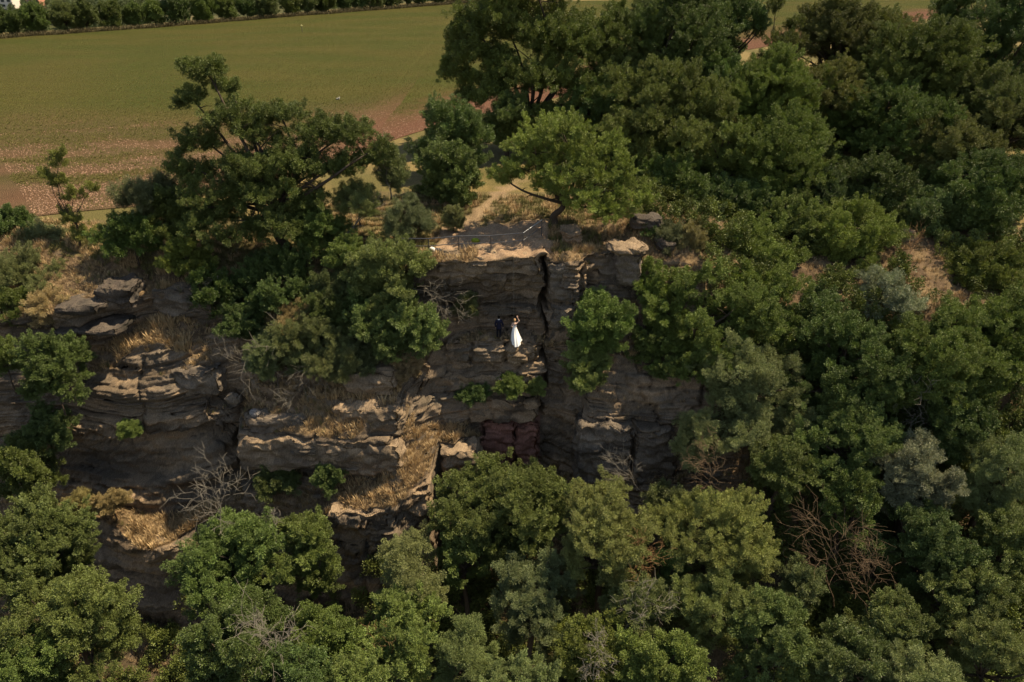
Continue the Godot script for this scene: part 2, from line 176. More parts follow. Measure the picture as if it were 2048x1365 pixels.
# name, colour, label, base, tip, radius, spread, levels
const DEAD_WOOD := [
	["dead_tree", "grey", "bare grey snag with forked branches at the bottom edge, left of centre", -13.71, -18.51, -29, -13.43, -14.21, -29, 0.07, 0.75, 4],
	["dead_tree", "brown", "bare brown tree tangled between green crowns at lower right", 21.72, -19.22, -35.5, 20.49, -13.32, -36.5, 0.11, 0.95, 6],
	["dead_tree", "brown", "second bare brown tree just right of the larger bare one at lower right", 23.97, -18.68, -35, 22.79, -14.95, -35.5, 0.07, 0.9, 5],
	["dead_tree", "grey", "pale bare snag leaning at the foot of the right cliff block", 9.57, -15.13, -42.5, 7.55, -13.02, -43, 0.06, 0.6, 5],
	["dead_tree", "grey", "pale bare branches reaching out of the trees, right of bottom centre", 6.59, -18.01, -32, 8.33, -15.52, -32.5, 0.07, 0.9, 5],
	["dead_tree", "rust", "orange-brown bare treelet under the feathery yellow-green tree", 7.7, -16.67, -34.6, 8.3, -14.04, -35, 0.05, 0.85, 5],
	["dead_tree", "rust", "small rust-coloured bare snag among crowns at bottom left of centre", -7.59, -18.75, -30.4, -7.64, -16.37, -30.6, 0.05, 0.9, 4],
	["dead_tree", "grey", "pale dead top branches above the green tree at lower left", -18.81, -14.48, -36.6, -18.8, -10.49, -36.8, 0.06, 0.7, 4],
	["dead_tree", "grey", "small pale dead branches above the light green crown at lower left", -15.43, -14.85, -37, -15.72, -13.09, -37.2, 0.04, 0.8, 3],
	["dead_tree", "grey", "dead grey twigs fanning out left over the buttress", -14.14, -5.05, -48, -19.09, -6.5, -46.6, 0.05, 0.75, 5],
	["dead_tree", "grey", "dead grey twigs hanging below the shrub on the buttress", -13.81, -5.38, -48, -15.45, -8.45, -45.6, 0.05, 0.75, 5],
	["dead_tree", "grey", "bare forked branch in front of the cliff wall left of the groom", -7.6, -2.12, -50.2, -4.39, -2.89, -49.2, 0.04, 0.8, 4],
	["dead_tree", "grey", "dead grey leaning trunk with broken boughs in the left thicket", -13.24, 0.45, -54, -10.59, 2.57, -54.5, 0.13, 0.5, 3],
	["dead_tree", "grey", "slim standing dead stem in the thicket left of the platform", -9.43, 3.03, -56, -9.84, 5.94, -56.4, 0.08, 0.5, 3],
	["dead_tree", "brown", "brown bare twigs on the upper left of the broad yellowish tree", 13.92, -13.34, -39.5, 13.29, -10.49, -40.5, 0.05, 0.7, 5],
	["dead_tree", "grey", "thin dead boughs in the shade right of the tall mid-green tree", 31.24, -10.92, -44.4, 28.68, -8.29, -45, 0.05, 0.8, 4],
	["dead_tree", "rust", "leaning rust-brown trunk in the brown clearing at right", 32.75, -2.79, -57, 33.8, -0.74, -58, 0.08, 0.5, 3],
	["dead_tree", "grey", "bare branches in the shade at upper right below the olive crowns", 43.9, 1.6, -72, 42.72, 3.33, -73, 0.08, 0.9, 4],
	["dead_tree", "grey", "curled bare branch hanging from the bright bush above the left ledge", -21.59, -1.16, -50.8, -22.53, -1.75, -50, 0.04, 0.8, 3],
	["dead_tree", "brown", "brown bare bushy tree near the bottom right, above the dark crown", 22.79, -18.48, -32.4, 24.39, -17.15, -32.8, 0.05, 0.9, 5],
	["dead_tree", "grey", "pale bare branches at the bottom edge just right of centre", 4.76, -18.51, -29, 5.12, -16.12, -29.5, 0.05, 0.95, 4],
]

var rng := RandomNumberGenerator.new()
var noise := FastNoiseLite.new()
var rough := FastNoiseLite.new()
var names := {}
var mats := {}
var sprigs := {}
var tuft_mesh: ArrayMesh
var ground_top := {}
var world: Environment


# ------------------------------------------------------------------ mesh collector
class Shape:
	var v := PackedVector3Array()
	var n := PackedVector3Array()
	var c := PackedColorArray()
	var i := PackedInt32Array()

	func tri(a: Vector3, b: Vector3, d: Vector3, col: Color):
		var m := (d - a).cross(b - a).normalized()
		var k := v.size()
		v.append_array([a, b, d]); n.append_array([m, m, m]); c.append_array([col, col, col]); i.append_array([k, k + 1, k + 2])

	func box(at: Vector3, size: Vector3, col: Color, turn := Basis()):
		var h := size / 2
		for ax in 3:
			for s in [-1.0, 1.0]:
				var u := Vector3.ZERO; var w := Vector3.ZERO; var o := Vector3.ZERO
				o[ax] = s * h[ax]; u[(ax + 1) % 3] = h[(ax + 1) % 3]; w[(ax + 2) % 3] = h[(ax + 2) % 3] * s
				var k := v.size()
				for p in [o - u - w, o + u - w, o + u + w, o - u + w]:
					v.append(at + turn * p); n.append(turn * (o / absf(o[ax]))); c.append(col)
				i.append_array([k, k + 2, k + 1, k, k + 3, k + 2])

	func tube(points: PackedVector3Array, radii: PackedFloat32Array, col: Color, sides := 6):
		var k := v.size()
		var cnt := points.size()
		for p in cnt:
			var t := (points[mini(p + 1, cnt - 1)] - points[maxi(p - 1, 0)]).normalized()
			var a := t.cross(Vector3(0.31, 0.2, 0.93)).normalized()
			var b := t.cross(a)
			for s in sides:
				var g := TAU * s / sides
				var d := a * cos(g) + b * sin(g)
				v.append(points[p] + d * radii[p]); n.append(d); c.append(col)
		for p in cnt - 1:
			for s in sides:
				var q := k + p * sides + s
				var r := k + p * sides + (s + 1) % sides
				i.append_array([q, q + sides, r, r, q + sides, r + sides])
		for e in [[0, -1.0], [cnt - 1, 1.0]]:
			var mid := v.size()
			v.append(points[e[0]]); n.append((points[cnt - 1] - points[0]).normalized() * e[1]); c.append(col)
			for s in sides:
				i.append_array([mid, k + e[0] * sides + s, k + e[0] * sides + (s + 1) % sides])

	func mesh() -> ArrayMesh:
		for t in range(0, i.size(), 3): # every face turned the way its normals point
			var p := v[i[t]]
			if (v[i[t + 2]] - p).cross(v[i[t + 1]] - p).dot(n[i[t]] + n[i[t + 1]] + n[i[t + 2]]) < 0:
				var k := i[t + 1]
				i[t + 1] = i[t + 2]; i[t + 2] = k
		var a := []
		a.resize(Mesh.ARRAY_MAX)
		a[Mesh.ARRAY_VERTEX] = v; a[Mesh.ARRAY_NORMAL] = n; a[Mesh.ARRAY_COLOR] = c; a[Mesh.ARRAY_INDEX] = i
		var m := ArrayMesh.new()
		m.add_surface_from_arrays(Mesh.PRIMITIVE_TRIANGLES, a)
		return m


func numbered(called: String) -> String:
	names[called] = names.get(called, -1) + 1
	return called if names[called] == 0 else "%s_%03d" % [called, names[called]]


func add(called: String, mesh: Mesh, material: Material, parent: Node = self, at := Vector3.ZERO) -> MeshInstance3D:
	var o := MeshInstance3D.new()
	o.name = numbered(called) if parent == self else called
	o.mesh = mesh
	o.material_override = material
	o.position = at
	o.cast_shadow = GeometryInstance3D.SHADOW_CASTING_SETTING_ON
	parent.add_child(o, true)
	return o


func thing(called: String, label: String, category: String, at := Vector3.ZERO, group := "") -> Node3D:
	var o := Node3D.new()
	o.name = numbered(called)
	add_child(o, true)
	o.position = at
	tag(o, label, category, group)
	return o


func tag(o: Node, label: String, category := "", group := "", kind := ""):
	if label: o.set_meta("label", label)
	if category: o.set_meta("category", category)
	if group: o.set_meta("group", group)
	if kind: o.set_meta("kind", kind)


func n2(a: float, b: float) -> float:
	return noise.get_noise_2d(a, b)


func lin(r: float, g: float, b: float) -> Color:
	return Color(r, g, b).linear_to_srgb()


# ------------------------------------------------------------------ materials
func noise_texture(freq: float, low: float, high: float, octaves := 4, bump := 0.0, seed_no := 1) -> NoiseTexture2D:
	var f := FastNoiseLite.new()
	f.seed = seed_no; f.frequency = freq; f.fractal_octaves = octaves; f.noise_type = FastNoiseLite.TYPE_SIMPLEX_SMOOTH
	var t := NoiseTexture2D.new()
	t.width = 512; t.height = 512; t.seamless = true; t.noise = f
	if bump > 0:
		t.as_normal_map = true; t.bump_strength = bump
	else:
		var g := Gradient.new()
		g.set_color(0, Color(low, low, low)); g.set_color(1, Color(high, high, high))
		t.color_ramp = g
	return t


func surface(roughness: float, spec := 0.5, tex: Texture2D = null, bump: Texture2D = null, scale_uv := 1.0, depth := 1.0) -> StandardMaterial3D:
	var m := StandardMaterial3D.new()
	m.vertex_color_use_as_albedo = true
	m.roughness = roughness
	m.metallic_specular = spec
	m.cull_mode = BaseMaterial3D.CULL_DISABLED
	if tex or bump:
		m.uv1_triplanar = true; m.uv1_world_triplanar = true
		m.uv1_scale = Vector3.ONE * scale_uv
	if tex: m.albedo_texture = tex
	if bump:
		m.normal_enabled = true; m.normal_texture = bump; m.normal_scale = depth
	return m


func leaf_material(back: Color, roughness := 0.5) -> StandardMaterial3D:
	var m := surface(roughness, 0.38)
	m.backlight_enabled = true
	m.backlight = back
	return m


func make_materials():
	var grain := noise_texture(0.02, 0.55, 1.0, 6, 0.0, 3)
	mats.rock = surface(0.92, 0.25, grain, noise_texture(0.03, 0, 1, 6, 12.0, 5), 0.8, 1.3)
	mats.ground = surface(0.95, 0.2, noise_texture(0.035, 0.6, 1.0, 5, 0.0, 8), noise_texture(0.05, 0, 1, 4, 6.0, 9), 0.3, 1.0)
	mats.field = surface(0.95, 0.15, noise_texture(0.14, 0.4, 1.0, 3, 0.0, 12), noise_texture(0.14, 0, 1, 3, 12.0, 13), 0.13, 1.2)
	mats.bark = surface(0.9, 0.3, noise_texture(0.06, 0.65, 1.0, 4, 0.0, 15), noise_texture(0.06, 0, 1, 4, 8.0, 16), 1.4, 1.0)
	mats.leaf = leaf_material(Color(0.5, 0.5, 0.28), 0.5)
	mats.gloss_leaf = leaf_material(Color(0.45, 0.45, 0.25), 0.42)
	mats.grass = leaf_material(Color(0.4, 0.4, 0.4), 0.7)
	mats.plain = surface(0.8, 0.4)
	mats.metal = surface(0.45, 0.5); mats.metal.metallic = 0.6
	mats.skin = surface(0.55, 0.4)
	mats.cloth = surface(0.9, 0.2)
	mats.gown = surface(0.75, 0.3); mats.gown.backlight_enabled = true; mats.gown.backlight = Color(0.3, 0.3, 0.3)
	mats.glass = surface(0.08, 0.6)


# ------------------------------------------------------------------ the shape of the land
func hill(x: float, d: float) -> float:
	var y := 0.1 + 0.09 * (clampf(d, 50, 64) - 52) + 0.03 * (clampf(d, 64, 78) - 64) - 0.01 * (clampf(d, 78, 110) - 78)
	y += 0.018 * maxf(d - 110, 0) * smoothstep(-170.0, -20.0, x)
	y -= 3.6 * smoothstep(9.0, 24.0, x) * (1.0 - smoothstep(60.0, 82.0, d))
	y += 0.12 * n2(x * 0.06, d * 0.06)
	var brow := far_edge(x) + 12.0
	if d > brow: y -= 0.0009 * pow(minf(d - brow, 150.0), 2) + 0.27 * clampf(d - brow - 150.0, 0, 120)
	return y


func loft_start(x: float) -> float:
	return lerpf(57.5, 64.0, smoothstep(-26.0, -12.0, x))


func along(points: Array, x: float) -> float:
	for k in points.size() - 1:
		if x <= points[k + 1][0]:
			return lerpf(points[k][1], points[k + 1][1], clampf((x - points[k][0]) / (points[k + 1][0] - points[k][0]), 0, 1))
	return points[-1][1]


func near_edge(x: float) -> float:
	return along([[-300, 40], [-60, 55.5], [-40, 58.2], [-30, 61.0], [-20, 69.5], [-10, 90], [10, 118], [29, 148], [140, 255], [300, 300]], x)


func far_edge(x: float) -> float:
	return along([[-320, 140], [-145, 192], [-16, 308], [60, 330], [300, 350]], x)


func strata(x: float, y: float, d: float) -> float:
	# beds of uneven thickness, each broken into blocks that sit proud or back, with fine laminae
	var swing := 1.1 if x < -20.0 else lerpf(1.1, 0.45, smoothstep(-20.0, -14.0, x))
	var b := y + swing * n2(x * 0.055, d * 0.05 + 7.0) + 0.1 * n2(x * 0.3, y * 0.3)
	var bb := b / 1.15 + 0.35 * n2(b * 0.31, 4.0)
	var k := floorf(bb)
	var f := bb - k
	var gap := 1.7 + 1.5 * absf(n2(k * 5.3, 2.0))
	var jx := x / gap + 6.0 * n2(k * 3.7, 9.0) + 0.14 * n2(x * 0.9, y * 0.9)
	var j := floorf(jx)
	var fj := jx - j
	var out := 0.2 * n2(k * 13.7, x * 0.13 + k) + lerpf(0.1, 0.36, smoothstep(-21.0, -18.0, x)) * n2(k * 17.3 + 3.0, j * 11.9) + 0.5 * smoothstep(-18.0, -21.0, x) * n2(b * 0.5, x * 0.06)
	out -= 0.22 * exp(-pow(minf(f, 1.0 - f) / 0.06, 2))
	out -= lerpf(0.04, 0.16, smoothstep(-21.0, -18.0, x)) * exp(-pow(minf(fj, 1.0 - fj) * gap / 0.1, 2))
	var sb := b / 0.27 + 0.4 * n2(x * 0.2, y * 0.2 + 40.0)
	var ks := floorf(sb)
	var fs := sb - ks
	var js := floorf(x / 0.95 + 5.0 * n2(ks * 2.9, 1.0) + 0.3 * n2(x * 1.3, y * 1.3))
	out += 0.09 * n2(ks * 7.3, x * 0.4 + ks * 2.0) + 0.13 * n2(ks * 9.1, js * 6.7) - 0.08 * exp(-pow(minf(fs, 1.0 - fs) / 0.16, 2))
	var lb := b / 0.11
	out -= 0.035 * exp(-pow((lb - floorf(lb) - 0.5) / 0.22, 2)) * (0.5 + n2(x * 0.5, floorf(lb) * 3.3))
	return out * 1.3


const JOINTS := [[2.45, 0.2, -13.2, 0.17, 2.4], [-20.75, -9.5, -15.5, 0.5, 1.8], [-3.15, -6.4, -8.4, 0.12, 0.5], [-0.45, -6.3, -8.3, 0.14, 0.6], [5.0, -0.5, -9.0, 0.2, 0.9],
	[9.4, -11.4, -17.0, 0.16, 0.8], [7.4, -11.5, -17.0, 0.12, 0.4], [-27.5, -6.5, -12.0, 0.14, 0.4], [-14.2, -10.9, -14.0, 0.14, 0.5], [-33.5, -3.5, -8.0, 0.15, 0.5], [0.3, -13.0, -17.6, 0.16, 0.6], [3.9, -1.0, -6.0, 0.12, 0.4], [-11.0, -16.0, -24.0, 0.14, 0.5]]


func build_cliff():
	var counts := [14, 30, 14, 28, 36, 26, 24, 30, 14, 36, 28, 52, 20, 12]
	var rows := []
	for s in counts.size():
		for r in counts[s]: rows.append([s, float(r) / counts[s]])
	rows.append([counts.size() - 1, 1.0])
	var nr := rows.size()
	var x0 := -47.0
	var step := 0.12
	var nc := int(94.0 / step) + 1
	var pos := PackedVector3Array(); pos.resize(nr * nc)
	var cols := CLIFF.size()
	for ci in nc:
		var x := x0 + ci * step
		var back := loft_start(x)
		var by := hill(x, back)
		var k := 0
		while k < cols - 2 and x > CLIFF[k + 1][0]: k += 1
		for r in nr:
			var s: int = rows[r][0]
			var t: float = rows[r][1]
			var xs := x + (0.32 * n2(x * 0.35, r * 0.06) if s > 0 else 0.0)
			var q := k
			if xs > CLIFF[q + 1][0] and q < cols - 2: q += 1
			elif xs < CLIFF[q][0] and q > 0: q -= 1
			var A: Array = CLIFF[q]
			var B: Array = CLIFF[q + 1]
			var u := clampf((xs - A[0]) / (B[0] - A[0]), 0.0, 1.0)
			u = lerpf(u, u * u * (3.0 - 2.0 * u), 0.6)
			var d0: float; var y0: float
			if s == 0:
				d0 = back; y0 = by
			else:
				d0 = lerpf(A[s * 2 - 1], B[s * 2 - 1], u); y0 = lerpf(A[s * 2], B[s * 2], u)
			var d1 := lerpf(A[s * 2 + 1], B[s * 2 + 1], u)
			var y1 := lerpf(A[s * 2 + 2], B[s * 2 + 2], u)
			pos[r * nc + ci] = Vector3(x, lerpf(y0, y1, t), -lerpf(d0, d1, t))
	# push beds in and out, cut the joints
	var out := PackedVector3Array(); out.resize(nr * nc)
	var base_up := PackedFloat32Array(); base_up.resize(nr * nc)
	for r in nr:
		for ci in nc:
			var p := pos[r * nc + ci]
			var du := pos[r * nc + mini(ci + 3, nc - 1)] - pos[r * nc + maxi(ci - 3, 0)]
			var dv := pos[mini(r + 3, nr - 1) * nc + ci] - pos[maxi(r - 3, 0) * nc + ci]
			var m := dv.cross(du).normalized()
			if m.z < 0 and m.y < 0: m = -m
			var steep := 1.0 - smoothstep(0.55, 0.9, m.y)
			base_up[r * nc + ci] = m.y
			var far := smoothstep(26.0, 38.0, -p.z) if absf(p.x) < 40 else 0.6
			if r < 3:
				out[r * nc + ci] = p
				continue
			var h := 0.0
			if steep > 0.02: h += steep * far * (1.0 - 0.85 * smoothstep(13.5, 18.0, p.x)) * strata(p.x, p.y, -p.z)
			h += rough.get_noise_3d(p.x * 0.5, p.y * 0.5, p.z * 0.5) * lerpf(0.35, 0.3, steep)
			var q := p + m * h * smoothstep(0.0, 6.0, float(r - 2))
			for j in JOINTS:
				if p.y < j[1] and p.y > j[2]:
					var e: float = absf(p.x - j[0] - 0.3 * n2(p.y * 0.4, j[0] * 3.0)) / (j[3] * (1.0 + 0.6 * n2(p.y * 0.9, j[0])))
					if e < 1.0: q.z -= j[4] * sqrt(1.0 - e) * smoothstep(j[2], j[2] + 0.6, p.y)
			out[r * nc + ci] = q
	var sh := Shape.new()
	sh.v = out
	sh.n.resize(nr * nc); sh.c.resize(nr * nc)
	var dry := []; var brown := []; var green := []
	for r in nr:
		for ci in nc:
			var g := r * nc + ci
			var p := out[g]
			var du := out[r * nc + mini(ci + 1, nc - 1)] - out[r * nc + maxi(ci - 1, 0)]
			var dv := out[mini(r + 1, nr - 1) * nc + ci] - out[maxi(r - 1, 0) * nc + ci]
			var cr := dv.cross(du)
			var m := cr.normalized()
			sh.n[g] = m
			var d := -p.z
			# rock: grey-brown sandstone with tan beds and dark crust
			var t1 := rough.get_noise_3d(p.x * 0.16, p.y * 0.5, p.z * 0.16)
			var bed := n2(floorf((p.y + 1.1 * n2(p.x * 0.055, d * 0.05 + 7.0)) / 0.27) * 3.1, p.x * 0.05)
			var col := Color(0.26, 0.205, 0.15).lerp(Color(0.42, 0.3, 0.19), clampf(0.4 + 1.5 * t1 + 0.5 * bed, 0, 1))
			var crust := smoothstep(-0.02, 0.3, rough.get_noise_3d(p.x * 0.11 + 30, p.y * 0.34, p.z * 0.1) + 0.16 * bed + 0.25 * rough.get_noise_3d(p.x * 1.3, p.y * 1.8, p.z))
			if p.x > -7.5 and p.x < 2.4 and p.y < -0.8 and p.y > -13.0: # black crust high on the wall, bare tan stone below it
				crust = clampf(crust * 1.1, 0, 1) if p.y + 0.5 * n2(p.x * 0.6, p.y) > -4.3 else crust * 0.3
			col = col.lerp(Color(0.085, 0.073, 0.06), crust * 0.62)
			if p.y < -12.6 and p.y > -19 and p.x > -2.6 and p.x < 2.3:
				col = col.lerp(Color(0.36, 0.18, 0.135), 0.75)
			# soil where it lies flat enough
			var jag := 0.14 * n2(p.x * 1.1, d * 1.1 + p.y)
			var flat := smoothstep(0.5, 0.66, base_up[g] + jag + 0.35 * smoothstep(13.5, 18.0, p.x)) * smoothstep(0.3, 0.6, m.y + jag + 0.3 * smoothstep(13.5, 18.0, p.x))
			var soil := Color(0.17, 0.115, 0.07).lerp(Color(0.26, 0.18, 0.095), clampf(0.5 + n2(p.x * 0.4, d * 0.4), 0, 1))
			if p.y > -4.0 and d > 52.5 and p.x < 6.0: soil = soil.lerp(Color(0.17, 0.15, 0.06), 0.6)
			if p.y < -20: soil = Color(0.13, 0.1, 0.06)
			var sand := sandy(p.x, d, p.y)
			soil = soil.lerp(Color(0.50, 0.345, 0.22).lerp(Color(0.40, 0.27, 0.17), clampf(0.5 + 1.2 * n2(p.x * 0.9, d * 0.9), 0, 1)), sand)
			sh.c[g] = col.lerp(soil, flat)
			# tufts
			if r > 1 and flat > 0.5 and absf(p.x) < 41 and d > 36 and sand < 0.35:
				var area := cr.length() * 0.25
				var patch := n2(p.x * 0.5 + 9, d * 0.5 + p.y * 0.3)
				var golden := gold(p.x, p.y, d)
				var want := 26.0 if golden > 0 else (10.0 + 22.0 * clampf(patch + 0.3, 0, 1))
				if p.x > 14: want *= 0.3
				if rng.randf() < want * area:
					if golden > 0 and rng.randf() < 0.92: dry.append([p, 0.45 + 0.9 * rng.randf() * clampf(0.7 + patch, 0.4, 1.2)])
					elif rng.randf() < 0.1: green.append([p, 0.5 + 0.4 * rng.randf()])
					elif p.y > -4.5 and d > 52 and p.x < 7: (green if patch < 0.15 else dry).append([p, 0.5 + 0.5 * rng.randf()])
					else: (brown if patch + 0.3 * rng.randf() < 0.5 else dry).append([p, 0.45 + 0.5 * rng.randf()])
			var key := Vector2i(int(floor(p.x * 2)), int(floor(d * 2)))
			if p.y > ground_top.get(key, -999.0): ground_top[key] = p.y
	for r in nr - 1:
		for ci in nc - 1:
			var g := r * nc + ci
			sh.i.append_array([g, g + 1, g + nc, g + 1, g + nc + 1, g + nc])
	var o := add("cliff", sh.mesh(), mats.rock)
	tag(o, "layered sandstone cliff with ledges, overhangs and a deep vertical crack", "", "", "structure")
	grass_patch("dry_grass", "golden dry grass on the cliff ledges", dry, Color(0.52, 0.38, 0.2), Color(0.39, 0.27, 0.14), 1.0)
	grass_patch("brown_grass", "withered brown grass on the cliff ledges", brown, Color(0.45, 0.33, 0.185), Color(0.36, 0.26, 0.145), 0.7)
	grass_patch("green_grass", "rough olive grass on top of the cliff", green, Color(0.19, 0.17, 0.06), Color(0.13, 0.13, 0.04), 0.9)
	return o


func sandy(x: float, d: float, y: float) -> float:
	if y < -1.2: return 0.0
	var j := 0.7 * n2(x * 0.5, d * 0.5)
	var a := smoothstep(0.0, 0.8, minf(minf(x + 6.2 + j, 3.2 - x + j), minf(d - 50.0, 57.6 - d + j)))
	var mid := -4.6 + (d - 55.0) * 0.42
	var b := smoothstep(0.0, 0.7, 1.1 - absf(x - mid + j)) * smoothstep(53.0, 55.0, d) * (1.0 - smoothstep(65.0, 70.0, d))
	if x < -2.6 and d < 51.9 + j * 0.5: a = 0.0
	return maxf(a, b * 0.6)


func gold(x: float, y: float, d: float) -> float:
	# the sunlit grass-topped step, the buttress top and a few other straw-coloured patches
	if x > -13.5 and x < -2.5 and y < -11.5 and y > -17.5: return 1.0
	if x > -13.5 and x < -7.0 and y < -6.5 and y > -11.5: return 0.6
	if x > -6.2 and x < -2.4 and d < 52.0 and y > -1.5: return 1.0
	if x > -29.0 and x < -22.5 and y < -15.5 and y > -20.5: return 0.8
	if x > -31.0 and x < -24.0 and y < -3.0 and y > -6.5: return 0.7
	if x > -17.0 and x < -12.5 and y < -2.5 and y > -6.0: return 0.8
	return 0.0


func grass_patch(called: String, label: String, spots: Array, a: Color, b: Color, size: float):
	var mm := MultiMesh.new()
	mm.transform_format = MultiMesh.TRANSFORM_3D
	mm.use_colors = true
	mm.mesh = tuft_mesh
	mm.instance_count = spots.size()
	for k in spots.size():
		var s: float = spots[k][1] * size
		var t := Basis(Vector3.UP, rng.randf() * TAU).rotated(Vector3(rng.randf() - 0.5, 0, rng.randf() - 0.5).normalized(), 0.25 * rng.randf())
		mm.set_instance_transform(k, Transform3D(t.scaled(Vector3(s, s * (0.8 + 0.5 * rng.randf()), s)), spots[k][0] - Vector3(0, 0.03, 0)))
		mm.set_instance_color(k, a.lerp(b, rng.randf()) * (0.8 + 0.35 * rng.randf()))
	var o := MultiMeshInstance3D.new()
	o.name = numbered(called)
	o.multimesh = mm
	o.material_override = mats.grass
	add_child(o, true)
	tag(o, label, "grass", "", "stuff")


func make_tuft():
	var sh := Shape.new()
	for k in 15:
		var a := TAU * k / 15.0 + rng.randf()
		var o := Vector3(cos(a), 0, sin(a)) * 0.14 * rng.randf()
		var lean := Vector3(cos(a), 0, sin(a)) * (0.1 + 0.22 * rng.randf())
		var h := 0.28 + 0.3 * rng.randf()
		var w := Vector3(-sin(a), 0, cos(a)) * 0.016
		var mid := o + lean * 0.4 + Vector3(0, h * 0.6, 0)
		var tip := o + lean + Vector3(0, h, 0)
		var g := 0.8 + 0.2 * rng.randf()
		var col := Color(g, g, g)
		sh.tri(o - w, o + w, mid + w, col); sh.tri(o - w, mid + w, mid - w, col); sh.tri(mid - w, mid + w, tip, col)
	tuft_mesh = sh.mesh()


func height(x: float, d: float) -> float:
	if d >= loft_start(x) or absf(x) > 46.5: return hill(x, d) if d > 50 else -30.0
	var best := -999.0
	for a in [0, 1, -1, 2, -2, 3, -3, 4, -4, 5, -5, 6, -6]:
		for b in [0, 1, -1]:
			best = maxf(best, ground_top.get(Vector2i(int(floor(x * 2)) + b, int(floor(d * 2)) + a), -999.0))
		if best > -900: return best
	return -33.0


func sheet(xs: PackedFloat32Array, nd: int, near: Callable, far: Callable, power: float, lift: float, paint: Callable) -> ArrayMesh:
	var sh := Shape.new()
	var nx := xs.size()
	for r in nd:
		var t := pow(float(r) / (nd - 1), power)
		for ci in nx:
			var x := xs[ci]
			var d: float = lerpf(near.call(x), far.call(x), t)
			var y := hill(x, d) + lift
			sh.v.append(Vector3(x, y, -d))
			sh.n.append(Vector3(hill(x - 0.7, d) - hill(x + 0.7, d), 1.4, hill(x, d + 0.7) - hill(x, d - 0.7)).normalized())
			sh.c.append(paint.call(x, d))
	for r in nd - 1:
		for ci in nx - 1:
			var g := r * nx + ci
			sh.i.append_array([g, g + nx, g + 1, g + 1, g + nx, g + nx + 1])
	return sh.mesh()


func spread(a: float, b: float, n: int, dense := 0.0) -> PackedFloat32Array:
	var o := PackedFloat32Array()
	for k in n:
		var t := 2.0 * k / (n - 1) - 1.0
		t = lerpf(t, t * t * t, dense)
		o.append(lerpf(a, b, (t + 1) / 2))
	return o


func valley(x: float, d: float) -> float:
	return -48.0 + 6.0 * n2(x * 0.002, d * 0.003) + 70.0 * smoothstep(1400.0, 3200.0, d) + 25.0 * smoothstep(-230.0, -340.0, x) * smoothstep(500.0, 640.0, d)


